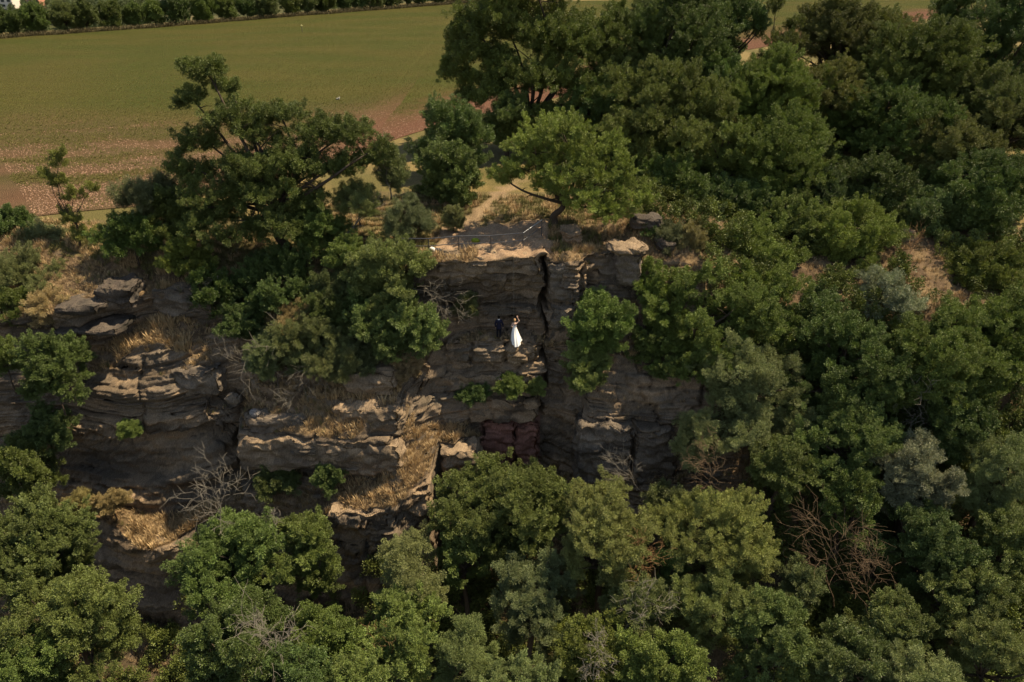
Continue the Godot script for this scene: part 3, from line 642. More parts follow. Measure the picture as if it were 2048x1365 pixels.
func build_land():
	var rough_grass := func(x, d):
		var t := clampf(0.5 + 0.9 * n2(x * 0.11, d * 0.11) + 0.4 * n2(x * 0.7, d * 0.7), 0, 1)
		var c := Color(0.15, 0.13, 0.05).lerp(Color(0.27, 0.20, 0.085), t)
		if d > 400: c = Color(0.06, 0.07, 0.03)
		return c.lerp(Color(0.44, 0.30, 0.19), sandy(x, d, 0.0))
	var o := add("hilltop", sheet(spread(-420, 420, 420, 0.75), 150, loft_start, func(_x): return 420.0, 1.9, 0.0, rough_grass), mats.ground)
	tag(o, "rough grass along the top of the cliff", "", "", "structure")
	# crop field: bare red soil on the headland, drilled rows greening towards the middle
	var crop := func(x, d):
		var e: float = d - near_edge(x)
		var wob := 3.2 * n2(x * 0.05, d * 0.05) + 1.6 * n2(x * 0.3, d * 0.3) + 1.2 * n2(x * 1.3, d * 1.3)
		var red := Color(0.205, 0.105, 0.066).lerp(Color(0.165, 0.112, 0.062), clampf(0.85 + 0.5 * n2(x * 0.15, d * 0.15), 0, 1) * smoothstep(-14.0, -26.0, x))
		var grn := Color(0.086, 0.098, 0.023).lerp(Color(0.11, 0.105, 0.028), clampf(0.5 + 0.8 * n2(x * 0.03, d * 0.06), 0, 1))
		var g := smoothstep(10.0, 56.0, e + wob * 1.4) * 0.95
		var strip := maxf(exp(-pow((e - 10.5 + wob * 0.4) / 1.5, 2)), exp(-pow((e - 17.5 + wob * 0.5) / 2.0, 2)) * 0.9)
		strip = maxf(strip, exp(-pow((e - 27.0 + wob * 0.5) / 3.0, 2)))
		g = maxf(g, strip * 0.5 * smoothstep(-16.0, -24.0, x))
		if x > -16: g = smoothstep(8.0, 34.0, e + wob * 1.6)
		var fleck := n2(x * 1.7, d * 0.9)
		g = clampf(g + 0.16 * fleck * g, 0, 1)
		return red.lerp(grn, g) * (1.6 + 0.12 * n2(e * 0.55, x * 0.012) + 0.1 * n2(e * 1.9, x * 0.03))
	o = add("field", sheet(spread(-300, 260, 620, 0.7), 300, near_edge, far_edge, 1.9, 0.06, crop), mats.field)
	tag(o, "young green crop field with a bare red-brown headland", "", "", "structure")
	# seedlings in drilled rows and clods on the bare part, the nearest ones as geometry
	rng.seed = 77
	var plants := []; var clods := []
	for k in 60000:
		var d := 58.0 + 90.0 * rng.randf() * rng.randf()
		var x := rng.randf_range(-0.78, 0.12) * d + 6.0
		var e := d - near_edge(x)
		if e < 0.4 or d > far_edge(x) - 2.0: continue
		x += 0.12 * rng.randf()
		var row := roundf((d + x * 0.25) / 0.5) * 0.5 - x * 0.25 + rng.randf_range(-0.07, 0.07)
		var c: Color = crop.call(x, d)
		if c.g > c.r * 0.72 + 0.03 * (rng.randf() - 0.5): plants.append([Vector3(x, hill(x, row) + 0.06, -row), rng.randf_range(0.25, 0.5)])
		elif rng.randf() < 0.5: clods.append([Vector3(x, hill(x, d) + 0.06, -d), rng.randf_range(0.05, 0.17)])
	grass_patch("crop_seedlings", "young crop plants standing in rows on the field", plants, Color(0.185, 0.18, 0.045), Color(0.2, 0.175, 0.05), 1.0)
	var mm := MultiMesh.new()
	mm.transform_format = MultiMesh.TRANSFORM_3D
	mm.use_colors = true
	mm.mesh = lump(Vector3(1, 0.7, 1), 21, Color(1, 1, 1), 7, 4)
	mm.instance_count = clods.size()
	for k in clods.size():
		mm.set_instance_transform(k, Transform3D(Basis(Vector3.UP, rng.randf() * TAU).scaled(Vector3.ONE * clods[k][1]), clods[k][0]))
		mm.set_instance_color(k, Color(0.3, 0.185, 0.115).lerp(Color(0.24, 0.14, 0.09), rng.randf()))
	var cl := MultiMeshInstance3D.new()
	cl.name = numbered("soil_clods"); cl.multimesh = mm; cl.material_override = mats.plain
	add_child(cl, true)
	tag(cl, "clods of red-brown earth on the bare headland", "soil", "", "stuff")
	# the valley floor far behind, reaching the horizon
	var sh := Shape.new()
	for r in 40:
		var d := 380.0 + 5600.0 * pow(r / 39.0, 2.2)
		for ci in 60:
			var x := lerpf(-6000, 6000, ci / 59.0)
			sh.v.append(Vector3(x, valley(x, d), -d)); sh.n.append(Vector3.UP); sh.c.append(Color(0.075, 0.085, 0.035).lerp(Color(0.2, 0.17, 0.09), clampf(0.3 + 1.3 * n2(x * 0.006, d * 0.008), 0, 1)))
	for r in 39:
		for ci in 59:
			var g := r * 60 + ci
			sh.i.append_array([g, g + 60, g + 1, g + 1, g + 60, g + 61])
	o = add("ground", sh.mesh(), mats.ground)
	tag(o, "valley land far behind the field", "", "", "structure")
	# wide valley floor round and under the wood in front
	sh = Shape.new()
	for r in 60:
		var d := lerpf(-300.0, 440.0, r / 59.0)
		for ci in 60:
			var x := lerpf(-700, 700, ci / 59.0)
			sh.v.append(Vector3(x, -56.0 + 4.0 * n2(x * 0.01, d * 0.01), -d)); sh.n.append(Vector3.UP); sh.c.append(Color(0.06, 0.065, 0.03))
	for r in 59:
		for ci in 59:
			var g := r * 60 + ci
			sh.i.append_array([g, g + 60, g + 1, g + 1, g + 60, g + 61])
	o = add("terrain", sh.mesh(), mats.ground)
	tag(o, "low ground below the wood", "", "", "structure")


# ------------------------------------------------------------------ foliage
# leaf colours are linear base colours of each kind of crown
const LEAF := {
	"oak": [0.118, 0.15, 0.038, "broad"], "bright": [0.138, 0.174, 0.042, "broad"], "lime": [0.22, 0.278, 0.05, "broad"], "dark": [0.102, 0.136, 0.036, "broad"],
	"ash": [0.17, 0.196, 0.066, "fine"], "silver": [0.25, 0.27, 0.155, "narrow"], "hawthorn": [0.152, 0.165, 0.066, "fine"], "olive": [0.134, 0.146, 0.038, "broad"],
	"dry": [0.3, 0.235, 0.11, "fine"], "thin": [0.145, 0.165, 0.044, "broad"]}


func make_sprig(clusters: int, count: int, length: float, width: float, droop: float, seed_no: int) -> ArrayMesh:
	# a leafy spray about 1.5 m long that grows along +y: side shoots, each with its own single leaves
	rng.seed = seed_no
	var sh := Shape.new()
	for cl in clusters:
		var t := (cl + rng.randf()) / clusters
		var ca := cl * 2.39996 + rng.randf() * 0.8
		var reach := rng.randf_range(0.1, 0.52) * (1.15 - 0.75 * t)
		var mid_at := Vector3(cos(ca) * reach, lerpf(-0.55, 0.72, t) - droop * reach * 0.8, sin(ca) * reach)
		var size := rng.randf_range(0.12, 0.24)
		var shade := rng.randf_range(0.85, 1.12)
		for k in count:
			var a := rng.randf() * TAU
			var z := rng.randf_range(-1.0, 1.0)
			var dir := Vector3(cos(a) * sqrt(1 - z * z), z, sin(a) * sqrt(1 - z * z))
			var p := mid_at + dir * size * pow(rng.randf(), 0.5)
			var out := (mid_at - Vector3(0, mid_at.y - 0.25, 0)).normalized()
			var fwd := (dir * 0.7 + out + Vector3(rng.randf_range(-1, 1), rng.randf_range(-0.6, 0.6), rng.randf_range(-1, 1)) * 0.8).normalized()
			var up := (dir * 0.4 + Vector3(rng.randf_range(-1, 1) * 0.9, 0.65, rng.randf_range(-1, 1) * 0.9)).normalized()
			var side := fwd.cross(up).normalized()
			up = side.cross(fwd).normalized()
			var l := length * rng.randf_range(0.65, 1.25)
			var w := width * rng.randf_range(0.75, 1.2) * 0.5
			var g := shade * rng.randf_range(0.8, 1.15)
			var col := Color(g * rng.randf_range(0.92, 1.1), g, g * rng.randf_range(0.85, 1.1))
			var mid := p + fwd * l * 0.5
			var tip := p + fwd * l - up * l * 0.12
			sh.tri(p, mid + side * w + up * w * 0.35, tip, col)
			sh.tri(p, tip, mid - side * w + up * w * 0.35, col)
	return sh.mesh()


func make_sprigs():
	for k in 4:
		sprigs["broad%d" % k] = make_sprig(18, 25, 0.125, 0.085, 0.15, 100 + k)
		sprigs["fine%d" % k] = make_sprig(20, 25, 0.125, 0.055, 0.7, 200 + k)
		sprigs["narrow%d" % k] = make_sprig(16, 20, 0.17, 0.06, 0.4, 300 + k)


# lobes: [centre relative to the tree's base, half width, half height]
func crown(parent: Node3D, lobes: Array, kind: String, scale_sprig: float, density: float, seed_no: int):
	rng.seed = seed_no * 7919 + 13
	var tone: Array = LEAF[kind]
	var shift := 1.0 + 0.2 * rng.randf_range(-1, 1)
	var tint := Color(tone[0] * shift * rng.randf_range(0.88, 1.08), tone[1] * shift, tone[2] * shift * rng.randf_range(0.8, 1.2))
	var spots := []
	for l in lobes:
		var c: Vector3 = l[0]
		var r: float = l[1]
		var h: float = l[2]
		var want := maxi(3, int(density * (6.0 * r * (h + r * 0.5) + 1.5) / (scale_sprig * scale_sprig)))
		var lobe_tint := rng.randf_range(0.86, 1.14)
		for k in want:
			var a := rng.randf() * TAU
			var z := rng.randf_range(-0.7, 1.0)
			var s := sqrt(1 - z * z)
			var dir := Vector3(cos(a) * s, z, sin(a) * s)
			var lump := 0.86 + 0.5 * noise.get_noise_3d((c.x + dir.x * r) * 0.45 + seed_no, (c.y + dir.y * h) * 0.45, (c.z + dir.z * r) * 0.45)
			var pick := rng.randf()
			var f := (rng.randf_range(0.62, 1.02) if pick < 0.72 else (rng.randf_range(0.3, 0.7) if pick < 0.88 else rng.randf_range(1.0, 1.35))) * lump
			spots.append([c + Vector3(dir.x * r, dir.y * h, dir.z * r) * f, dir, lobe_tint * rng.randf_range(0.85, 1.17)])
	var mm := MultiMesh.new()
	mm.transform_format = MultiMesh.TRANSFORM_3D
	mm.use_colors = true
	mm.mesh = sprigs["%s%d" % [tone[3], seed_no % 4]]
	mm.instance_count = spots.size()
	for k in spots.size():
		mm.set_instance_transform(k, Transform3D(bough_turn(spots[k][1], scale_sprig), spots[k][0]))
		var tt: float = spots[k][2]
		mm.set_instance_color(k, Color(tint.r * tt, tint.g * tt, tint.b * tt))
	var o := MultiMeshInstance3D.new()
	o.name = "crown"
	o.multimesh = mm
	o.material_override = mats.gloss_leaf if kind in ["dark", "silver"] else mats.leaf
	parent.add_child(o, true)
	o.set_meta("kind", "stuff")


func bough_turn(dir: Vector3, size: float) -> Basis:
	var up := (dir * 0.9 + Vector3(rng.randf_range(-0.5, 0.5), 0.55, rng.randf_range(-0.5, 0.5))).normalized()
	var a := rng.randf() * TAU
	var sd := up.cross(Vector3(cos(a), 0.1, sin(a))).normalized()
	return Basis(sd, up, sd.cross(up)).scaled(Vector3.ONE * size * rng.randf_range(0.55, 1.3))


func undergrowth(called: String, label: String, count: int, x0: float, x1: float, d0: float, d1: float, tint: Color, keep: Callable):
	var mm := MultiMesh.new()
	mm.transform_format = MultiMesh.TRANSFORM_3D
	mm.use_colors = true
	mm.mesh = sprigs["broad2"]
	var spots := []
	for k in count:
		var x := rng.randf_range(x0, x1)
		var d := rng.randf_range(d0, d1)
		if keep.call(x, d): spots.append(Vector3(x, height(x, d) + rng.randf_range(0.1, 0.9), -d))
	mm.instance_count = spots.size()
	for k in spots.size():
		mm.set_instance_transform(k, Transform3D(bough_turn(Vector3.UP, 1.1), spots[k]))
		var g := rng.randf_range(0.7, 1.25)
		mm.set_instance_color(k, Color(tint.r * g, tint.g * g, tint.b * g))
	var o := MultiMeshInstance3D.new()
	o.name = numbered(called)
	o.multimesh = mm
	o.material_override = mats.leaf
	add_child(o, true)
	tag(o, label, "undergrowth", "", "stuff")


func wood(parent: Node3D, lobes: Array, trunk_r: float, seed_no: int, lean := Vector3.ZERO, bark := Color(0.11, 0.085, 0.06)):
	rng.seed = seed_no * 104729 + 5
	var top := Vector3.ZERO
	var low := 999.0
	for l in lobes:
		top += l[0] / lobes.size()
		low = minf(low, l[0].y - l[2])
	var fork := Vector3(top.x * 0.5, maxf(lerpf(low, top.y, 0.35), 0.25), top.z * 0.5) + lean
	var sh := Shape.new()
	var pts := PackedVector3Array(); var rad := PackedFloat32Array()
	for k in 8:
		var t := k / 7.0
		pts.append(Vector3.ZERO.lerp(fork, t) + Vector3(sin(t * 5.0 + seed_no), 0, cos(t * 4.0 + seed_no)) * trunk_r * 0.9 * sin(t * PI) - Vector3(0, 0.3 * (1 - t), 0))
		rad.append(trunk_r * (1.0 + 0.6 * pow(1 - t, 3)) * lerpf(1.0, 0.72, t))
	sh.tube(pts, rad, bark, 8)
	add("trunk", sh.mesh(), mats.bark, parent)
	var limbs := Shape.new()
	for l in lobes:
		var p: Vector3 = l[0]
		var a := PackedVector3Array(); var ra := PackedFloat32Array()
		var bend := Vector3(rng.randf_range(-1, 1), rng.randf_range(-0.2, 0.6), rng.randf_range(-1, 1)) * 0.16 * (p - fork).length()
		var tip := p + Vector3(0, l[2] * 0.3, 0)
		for k in 7:
			var t := k / 6.0
			a.append(fork.lerp(tip, t) + bend * sin(t * PI) + Vector3(rng.randf_range(-1, 1), rng.randf_range(-1, 1), rng.randf_range(-1, 1)) * 0.06 * minf(1.0, t * 4))
			ra.append(lerpf(trunk_r * 0.5, trunk_r * 0.1 + 0.008, pow(t, 0.7)))
		limbs.tube(a, ra, bark, 5)
		for q in 4:
			var s := a[2 + q]
			var e: Vector3 = s + Vector3(rng.randf_range(-1, 1), rng.randf_range(-0.1, 0.9), rng.randf_range(-1, 1)).normalized() * l[1] * rng.randf_range(0.6, 0.95)
			limbs.tube(PackedVector3Array([s, s.lerp(e, 0.5) + Vector3(0, 0.08, 0), e]), PackedFloat32Array([ra[2 + q] * 0.6, ra[2 + q] * 0.4, 0.008]), bark, 4)
	add("branches", limbs.mesh(), mats.bark, parent)


func auto_lobes(centre: Vector3, rx: float, ry: float, seed_no: int, drop := 0.0) -> Array:
	# uneven lobes from the top down; drop lets the crown reach further down than it reaches up
	rng.seed = seed_no * 31337 + 3
	var lobes := []
	var n := int(clampf(10.0 + rx * 4.5, 10, 30))
	var lean := rng.randf() * TAU
	for k in n:
		var z := clampf(1.0 - 1.8 * (k + rng.randf()) / n, -0.85, 1.0)
		var a := k * 2.39996 + rng.randf_range(-0.9, 0.9)
		var s := pow(maxf(0.0, 1 - z * z), 0.4)
		var f := rng.randf_range(0.35, 0.92) * (1.0 + 0.16 * cos(a - lean))
		var r := rx * (rng.randf_range(0.2, 0.3) if rng.randf() < 0.55 else rng.randf_range(0.3, 0.44))
		var y := z * ry * 0.8 * rng.randf_range(0.75, 1.12)
		if z < 0: y -= drop * -z
		lobes.append([centre + Vector3(cos(a) * s * rx * f, y, sin(a) * s * rx * f), r, r * rng.randf_range(0.6, 1.05)])
	lobes.append([centre, rx * 0.5, ry * 0.5])
	return lobes


func build_trees():
	for t in TREES:
		var small: bool = t[0] != "tree"
		var c := Vector3(t[2], t[3], t[4])
		var rx: float = t[5] * (1.0 if small else 1.16 if t[2] > 14.0 and t[4] < -47.0 else 1.08)
		var ry: float = t[6]
		var d: float = -c.z
		var g := height(c.x, d)
		var base := Vector3(c.x, g, c.z)
		if small: base.y = clampf(g, c.y - ry * 1.25, c.y - ry * 0.6)
		elif g > c.y: base.y = c.y - ry
		var o := thing("broadleaf_tree" if not small else t[0], t[8], "tree" if not small else t[0], base, "trees of the cliff wood" if not small else "shrubs and bushes on the cliff")
		var gap := c.y - ry - base.y
		var lobes := auto_lobes(c - base, rx, ry, t[7], clampf(gap - 0.6, 0.0, 2.2) if not small else 0.0)
		var shrink := 0.87 if d < 47.0 else (0.9 if d < 56.0 and c.x < 12.0 else 1.0)
		for l in lobes:
			l[0] = (c - base) + (l[0] - (c - base)) * shrink
			l[1] *= lerpf(shrink, 1.0, 0.4); l[2] *= lerpf(shrink, 1.0, 0.4)
		wood(o, lobes, (0.1 + rx * 0.045) if not small else 0.05, t[7])
		crown(o, lobes, t[1], clampf(rx * 0.36, 0.26, 0.55) if small else 0.66, 0.85 if small else 0.86, t[7])
	for k in BIG_TREES.size():
		var t: Array = BIG_TREES[k]
		var base := Vector3(t[3], t[4], t[5])
		base.y = minf(base.y, height(base.x, -base.z) + 0.1)
		var o := thing(t[0], t[2], "tree", base)
		var lobes := []
		for l in t[6]: lobes.append([Vector3(l[0], l[1], l[2]) - base, l[3], l[4]])
		wood(o, lobes, [0.42, 0.3, 0.5, 0.09, 0.2][k], 900 + k)
		var split := []
		for l in lobes: # break every lobe into smaller ones
			rng.seed = 5000 + k * 100 + split.size()
			for q in (5 if k != 3 else 3):
				var a := q * 1.2566 + rng.randf()
				split.append([l[0] + Vector3(cos(a) * l[1] * 0.52, rng.randf_range(-0.3, 0.5) * l[2], sin(a) * l[1] * 0.52), l[1] * rng.randf_range(0.42, 0.6), l[2] * rng.randf_range(0.45, 0.65)])
		crown(o, split, t[1], [0.6, 0.6, 0.75, 0.42, 0.55][k], [0.66, 0.5, 0.9, 0.5, 0.55][k], 900 + k)


func grow(sh: Shape, p: Vector3, dir: Vector3, length: float, r: float, spread_by: float, level: int, col: Color):
	var pts := PackedVector3Array([p]); var rad := PackedFloat32Array([r])
	var q := p
	var d := dir
	var n := 5
	for k in n:
		d = (d + Vector3(rng.randf_range(-1, 1), rng.randf_range(-1, 1), rng.randf_range(-1, 1)) * 0.24).normalized()
		q += d * length / n
		pts.append(q); rad.append(lerpf(r, r * 0.5, (k + 1.0) / n) if level > 0 else lerpf(r, 0.005, (k + 1.0) / n))
		if level > 0 and k >= 1 and rng.randf() < 0.75:
			var side := d.cross(Vector3(rng.randf_range(-1, 1), rng.randf_range(-1, 1), rng.randf_range(-1, 1))).normalized()
			grow(sh, q, (d + side * spread_by * 1.3).normalized(), length * rng.randf_range(0.45, 0.7), maxf(r * 0.5, 0.012), spread_by, level - 1, col)
	sh.tube(pts, rad, col, 5)


func build_dead_wood():
	var tone := {"grey": Color(0.29, 0.255, 0.21), "brown": Color(0.21, 0.145, 0.09), "rust": Color(0.30, 0.17, 0.08)}
	var k := 0
	for t in DEAD_WOOD:
		k += 1
		rng.seed = 4000 + k
		var p := Vector3(t[3], t[4], t[5])
		var q := Vector3(t[6], t[7], t[8])
		var o := thing(t[0], t[2], "dead tree", p, "bare dead wood among the trees")
		var trunk := Shape.new()
		var dir := (q - p).normalized()
		var l := (q - p).length()
		var pts := PackedVector3Array(); var rad := PackedFloat32Array()
		for s in 8:
			var u := s / 7.0
			pts.append(dir * l * u + Vector3(sin(u * 7 + k), 0.4 * cos(u * 5 + k), cos(u * 6.0)) * 0.05 * l * sin(u * PI)); rad.append(0.42 * lerpf(t[9], t[9] * 0.4, u))
		trunk.tube(pts, rad, tone[t[1]], 7)
		add("trunk", trunk.mesh(), mats.bark, o)
		var twigs := Shape.new()
		for s in range(2, 8):
			for two in 3:
				var side := dir.cross(Vector3(rng.randf_range(-1, 1), rng.randf_range(-1, 1), rng.randf_range(-1, 1))).normalized()
				grow(twigs, pts[s], (dir * 0.8 + side * t[10]).normalized(), l * rng.randf_range(0.3, 0.55), rad[s] * 0.55, t[10], mini(t[11] - 2, 2), tone[t[1]])
		add("branches", twigs.mesh(), mats.bark, o)


# ------------------------------------------------------------------ loose and jointed rock
func rock_mesh(size: Vector3, seed_no: int, roundness: float, tone: Color, crust: float) -> ArrayMesh:
	var sh := Shape.new()
	var h := size / 2
	var cell := clampf(maxf(size.x, size.y) / 22.0, 0.07, 0.16)
	for ax in 3:
		for s in [-1.0, 1.0]:
			var ua := (ax + 1) % 3
			var wa := (ax + 2) % 3
			var nu := int(ceil(size[ua] / cell)) + 1
			var nw := int(ceil(size[wa] / cell)) + 1
			var k := sh.v.size()
			for a in nu + 1:
				for b in nw + 1:
					var p := Vector3.ZERO
					p[ax] = s * h[ax]; p[ua] = lerpf(-h[ua], h[ua], float(a) / nu); p[wa] = lerpf(-h[wa], h[wa], float(b) / nw)
					# round the corners, then weather the beds
					var e := p / h
					var rr := clampf(roundness + 0.14, 0, 0.9)
					var sphere := Vector3(e.x * sqrt(1 - e.y * e.y / 2 - e.z * e.z / 2 + e.y * e.y * e.z * e.z / 3), e.y * sqrt(1 - e.x * e.x / 2 - e.z * e.z / 2 + e.x * e.x * e.z * e.z / 3), e.z * sqrt(1 - e.x * e.x / 2 - e.y * e.y / 2 + e.x * e.x * e.y * e.y / 3)) * h
					p = p.lerp(sphere, rr)
					var bed := floorf((p.y + 0.1 * n2(p.x * 0.6, seed_no)) / 0.24)
					var f := (p.y + 0.1 * n2(p.x * 0.6, seed_no)) / 0.24 - bed
					var push := 0.13 * n2(bed * 9.1 + seed_no, p.x * 0.3 + p.z * 0.4) - 0.06 * exp(-pow(minf(f, 1 - f) / 0.17, 2)) + 0.42 * rough.get_noise_3d(p.x * 0.42 + seed_no * 5, p.y * 0.5, p.z * 0.42)
					var flat := Vector3(p.x / size.x, 0, p.z / size.z).normalized()
					p += flat * push * minf(1.0, size.x * 0.6) + Vector3(0, 0.14 * n2(p.x * 0.7 + seed_no, p.z * 0.7) * signf(p.y) * absf(p.y) / h.y * minf(1.0, size.y), 0)
					if p.y > 0.0:
						var peel := floorf(clampf(2.4 * (n2(p.x * 0.55 + seed_no * 3.0, p.z * 0.6) + 0.35), 0, 2.9))
						p.y -= minf(0.13 * peel, size.y * 0.3) * p.y / h.y
					p += Vector3(rough.get_noise_3d(p.x * 1.1, p.y * 1.1, p.z * 1.1 + seed_no), rough.get_noise_3d(p.x * 1.1 + 9, p.y * 1.1, p.z * 1.1 + seed_no) * 0.6, rough.get_noise_3d(p.x * 1.1, p.y * 1.1 + 9, p.z * 1.1 + seed_no)) * minf(0.2, size.y * 0.16)
					sh.v.append(p); sh.n.append(Vector3.UP)
					var cr := smoothstep(0.0, 0.3, rough.get_noise_3d(p.x * 0.3 + seed_no, p.y * 0.5, p.z * 0.3) + 0.25 * rough.get_noise_3d(p.x * 1.4, p.y * 1.8 + seed_no, p.z))
					sh.c.append(tone.lerp(Color(0.065, 0.058, 0.052), cr * crust) * (1.0 + 0.25 * n2(bed * 3.0, p.x * 0.1)))
			for a in nu:
				for b in nw:
					var g := k + a * (nw + 1) + b
					var q := [g, g + nw + 1, g + 1, g + 1, g + nw + 1, g + nw + 2]
					if s < 0: q = [g, g + 1, g + nw + 1, g + 1, g + nw + 2, g + nw + 1]
					sh.i.append_array(q)
	for t in range(0, sh.i.size(), 3):
		sh.n[sh.i[t]] = Vector3.ZERO
	for t in range(0, sh.i.size(), 3):
		var m := (sh.v[sh.i[t + 2]] - sh.v[sh.i[t]]).cross(sh.v[sh.i[t + 1]] - sh.v[sh.i[t]])
		for q in 3: sh.n[sh.i[t + q]] += m
	for q in sh.n.size():
		sh.n[q] = sh.n[q].normalized()
	return sh.mesh()


func build_rocks(cliff: Node3D):
	var tan := Color(0.36, 0.265, 0.175)
	var grey := Color(0.26, 0.21, 0.16)
	var dimmed_rock := Color(0.15, 0.122, 0.098)  # rock tone darkened to paint in the oak's shade on the left slabs
	var red := Color(0.36, 0.18, 0.135)
	# jointed blocks of the cliff itself: left, right, top, bottom, front distance, depth, tone, crust, roundness
	var blocks := [
		[-5.6, 2.2, 0.12, -1.15, 50.35, 3.0, tan, 0.5, 0.12],
		[-5.2, -3.2, -6.4, -8.6, 49.2, 2.6, tan, 0.3, 0.2], [-3.1, -0.5, -6.2, -8.5, 49.3, 2.8, tan, 0.35, 0.2], [-0.4, 1.9, -6.08, -8.2, 49.0, 2.8, tan, 0.35, 0.2],
		[-2.3, 0.2, -13.0, -17.6, 48.5, 1.8, red, 0.25, 0.08], [0.35, 2.2, -13.1, -17.6, 48.3, 1.8, red, 0.2, 0.1],
		[2.8, 5.2, -0.35, -3.7, 50.7, 2.2, grey, 0.5, 0.14], [2.85, 5.9, -3.7, -7.2, 50.2, 2.4, grey, 0.45, 0.12],
		[-6.2, 2.1, -8.7, -10.2, 48.5, 2.4, tan, 0.3, 0.1], [-4.6, 2.1, -10.7, -12.9, 48.1, 2.6, tan, 0.7, 0.12],
		[5.0, 9.3, -11.6, -17.4, 45.9, 2.4, grey, 0.55, 0.1], [9.5, 12.8, -11.9, -17.2, 45.8, 2.4, grey, 0.4, 0.1],
		[-13.4, -8.75, -15.75, -18.6, 41.0, 2.6, tan, 0.75, 0.1], [-8.6, -6.1, -15.0, -19.0, 42.2, 2.6, tan, 0.7, 0.1], [-5.5, -2.6, -13.5, -16.2, 45.2, 2.4, tan, 0.55, 0.12],
		[-20.2, -8.6, -11.1, -13.9, 43.3, 3.0, tan, 0.5, 0.14], [-13.2, -8.8, -18.7, -22.6, 40.9, 2.4, grey, 0.7, 0.1],
		[-27.5, -23.3, -18.9, -21.0, 40.7, 2.4, tan, 0.7, 0.12],
		[-32.6, -29.4, -2.2, -3.0, 46.9, 3.2, dimmed_rock, 0.7, 0.2], [-30.3, -27.5, -1.4, -3.1, 48.3, 3.0, dimmed_rock, 0.75, 0.1], [-27.0, -22.5, -2.2, -4.4, 49.9, 2.6, grey, 0.4, 0.1], [-33.0, -28.0, -3.9, -4.5, 46.5, 3.0, dimmed_rock, 0.75, 0.2],
		[-12.4, -8.3, -6.9, -9.1, 45.6, 3.2, tan, 0.4, 0.4], [-13.4, -7.9, -9.0, -11.5, 44.2, 3.6, tan, 0.5, 0.35], [-13.8, -7.9, -11.4, -14.4, 43.1, 3.4, tan, 0.55, 0.3], [-19.6, -14.6, -9.9, -11.2, 44.2, 2.6, grey, 0.5, 0.25], [-25.5, -21.6, -7.2, -9.4, 46.4, 2.6, grey, 0.6, 0.25],
		[6.4, 10.2, 0.0, -4.5, 52.3, 3.0, grey, 0.35, 0.2], [-8.4, -6.2, -7.6, -9.4, 48.0, 2.4, tan, 0.35, 0.22]]
	var k := 0
	for b in blocks:
		k += 1
		var size := Vector3(b[1] - b[0], b[2] - b[3], b[5])
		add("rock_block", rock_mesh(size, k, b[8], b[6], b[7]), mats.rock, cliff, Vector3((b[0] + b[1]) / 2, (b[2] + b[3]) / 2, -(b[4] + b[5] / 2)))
	# loose rocks
	var loose := [
		[8.5, 0.55, 51.6, 3.0, 0.8, 2.4, "flat sunlit cap of the mushroom-shaped rock right of the cliff crack", tan, 0.1, 0.55],
		[8.7, -1.2, 52.0, 1.8, 2.9, 1.7, "grey stem of the mushroom-shaped rock under its sunlit cap", grey, 0.2, 0.35],
		[4.5, 0.75, 53.6, 1.7, 1.5, 1.5, "angular tan boulder at the foot of the flat-topped tree", tan, 0.2, 0.4],
		[10.6, 1.2, 55.6, 2.4, 1.1, 1.8, "grey rock behind the mushroom rock, below the flat-topped tree's right edge", dimmed_rock, 0.5, 0.4],
		[11.8, -0.1, 54.4, 1.5, 1.1, 1.4, "dark boulder right behind the mushroom rock", dimmed_rock, 0.6, 0.45],
		[-20.4, -8.95, 45.6, 1.1, 0.8, 0.9, "square grey boulder on the buttress, left of the pale one", grey, 0.1, 0.3],
		[-18.9, -9.85, 45.0, 0.75, 0.6, 0.6, "small pale grey boulder on the buttress", Color(0.34, 0.31, 0.29), 0.0, 0.6],
		[-17.6, -10.2, 44.7, 1.6, 0.5, 0.8, "flat grey slab lying on the buttress right of the pale boulder", grey, 0.1, 0.3],
		[0.9, -4.2, 50.6, 1.5, 0.35, 0.9, "thin sunlit rock flake beside the bride's raised hand", tan, 0.0, 0.45],
		[1.6, -10.9, 47.9, 1.1, 0.7, 0.8, "sunlit rock knob beside the plants under the couple", tan, 0.1, 0.45],
		[-25.6, 1.45, 112.0, 0.9, 0.45, 0.7, "white stone lying in the field above the big oak", Color(0.7, 0.66, 0.58), 0.0, 0.5],
		[34.8, 99.0, 62.5, 2.6, 0.9, 1.4, "tan rock ledge in the brown clearing at right", tan, 0.1, 0.3]]
	for b in loose:
		k += 1
		var o := add("boulder", rock_mesh(Vector3(b[3], b[4], b[5]), k, b[9], b[7], b[8]), mats.rock, self, Vector3(b[0], b[1] if b[1] < 90.0 else height(b[0], b[2]) + 0.15, -b[2]))
		tag(o, b[6], "rock", "loose rocks")


# ------------------------------------------------------------------ railing, ropes and small things
func bar(sh: Shape, a: Vector3, b: Vector3, r: float, col: Color):
	sh.tube(PackedVector3Array([a, b]), PackedFloat32Array([r, r]), col, 8)


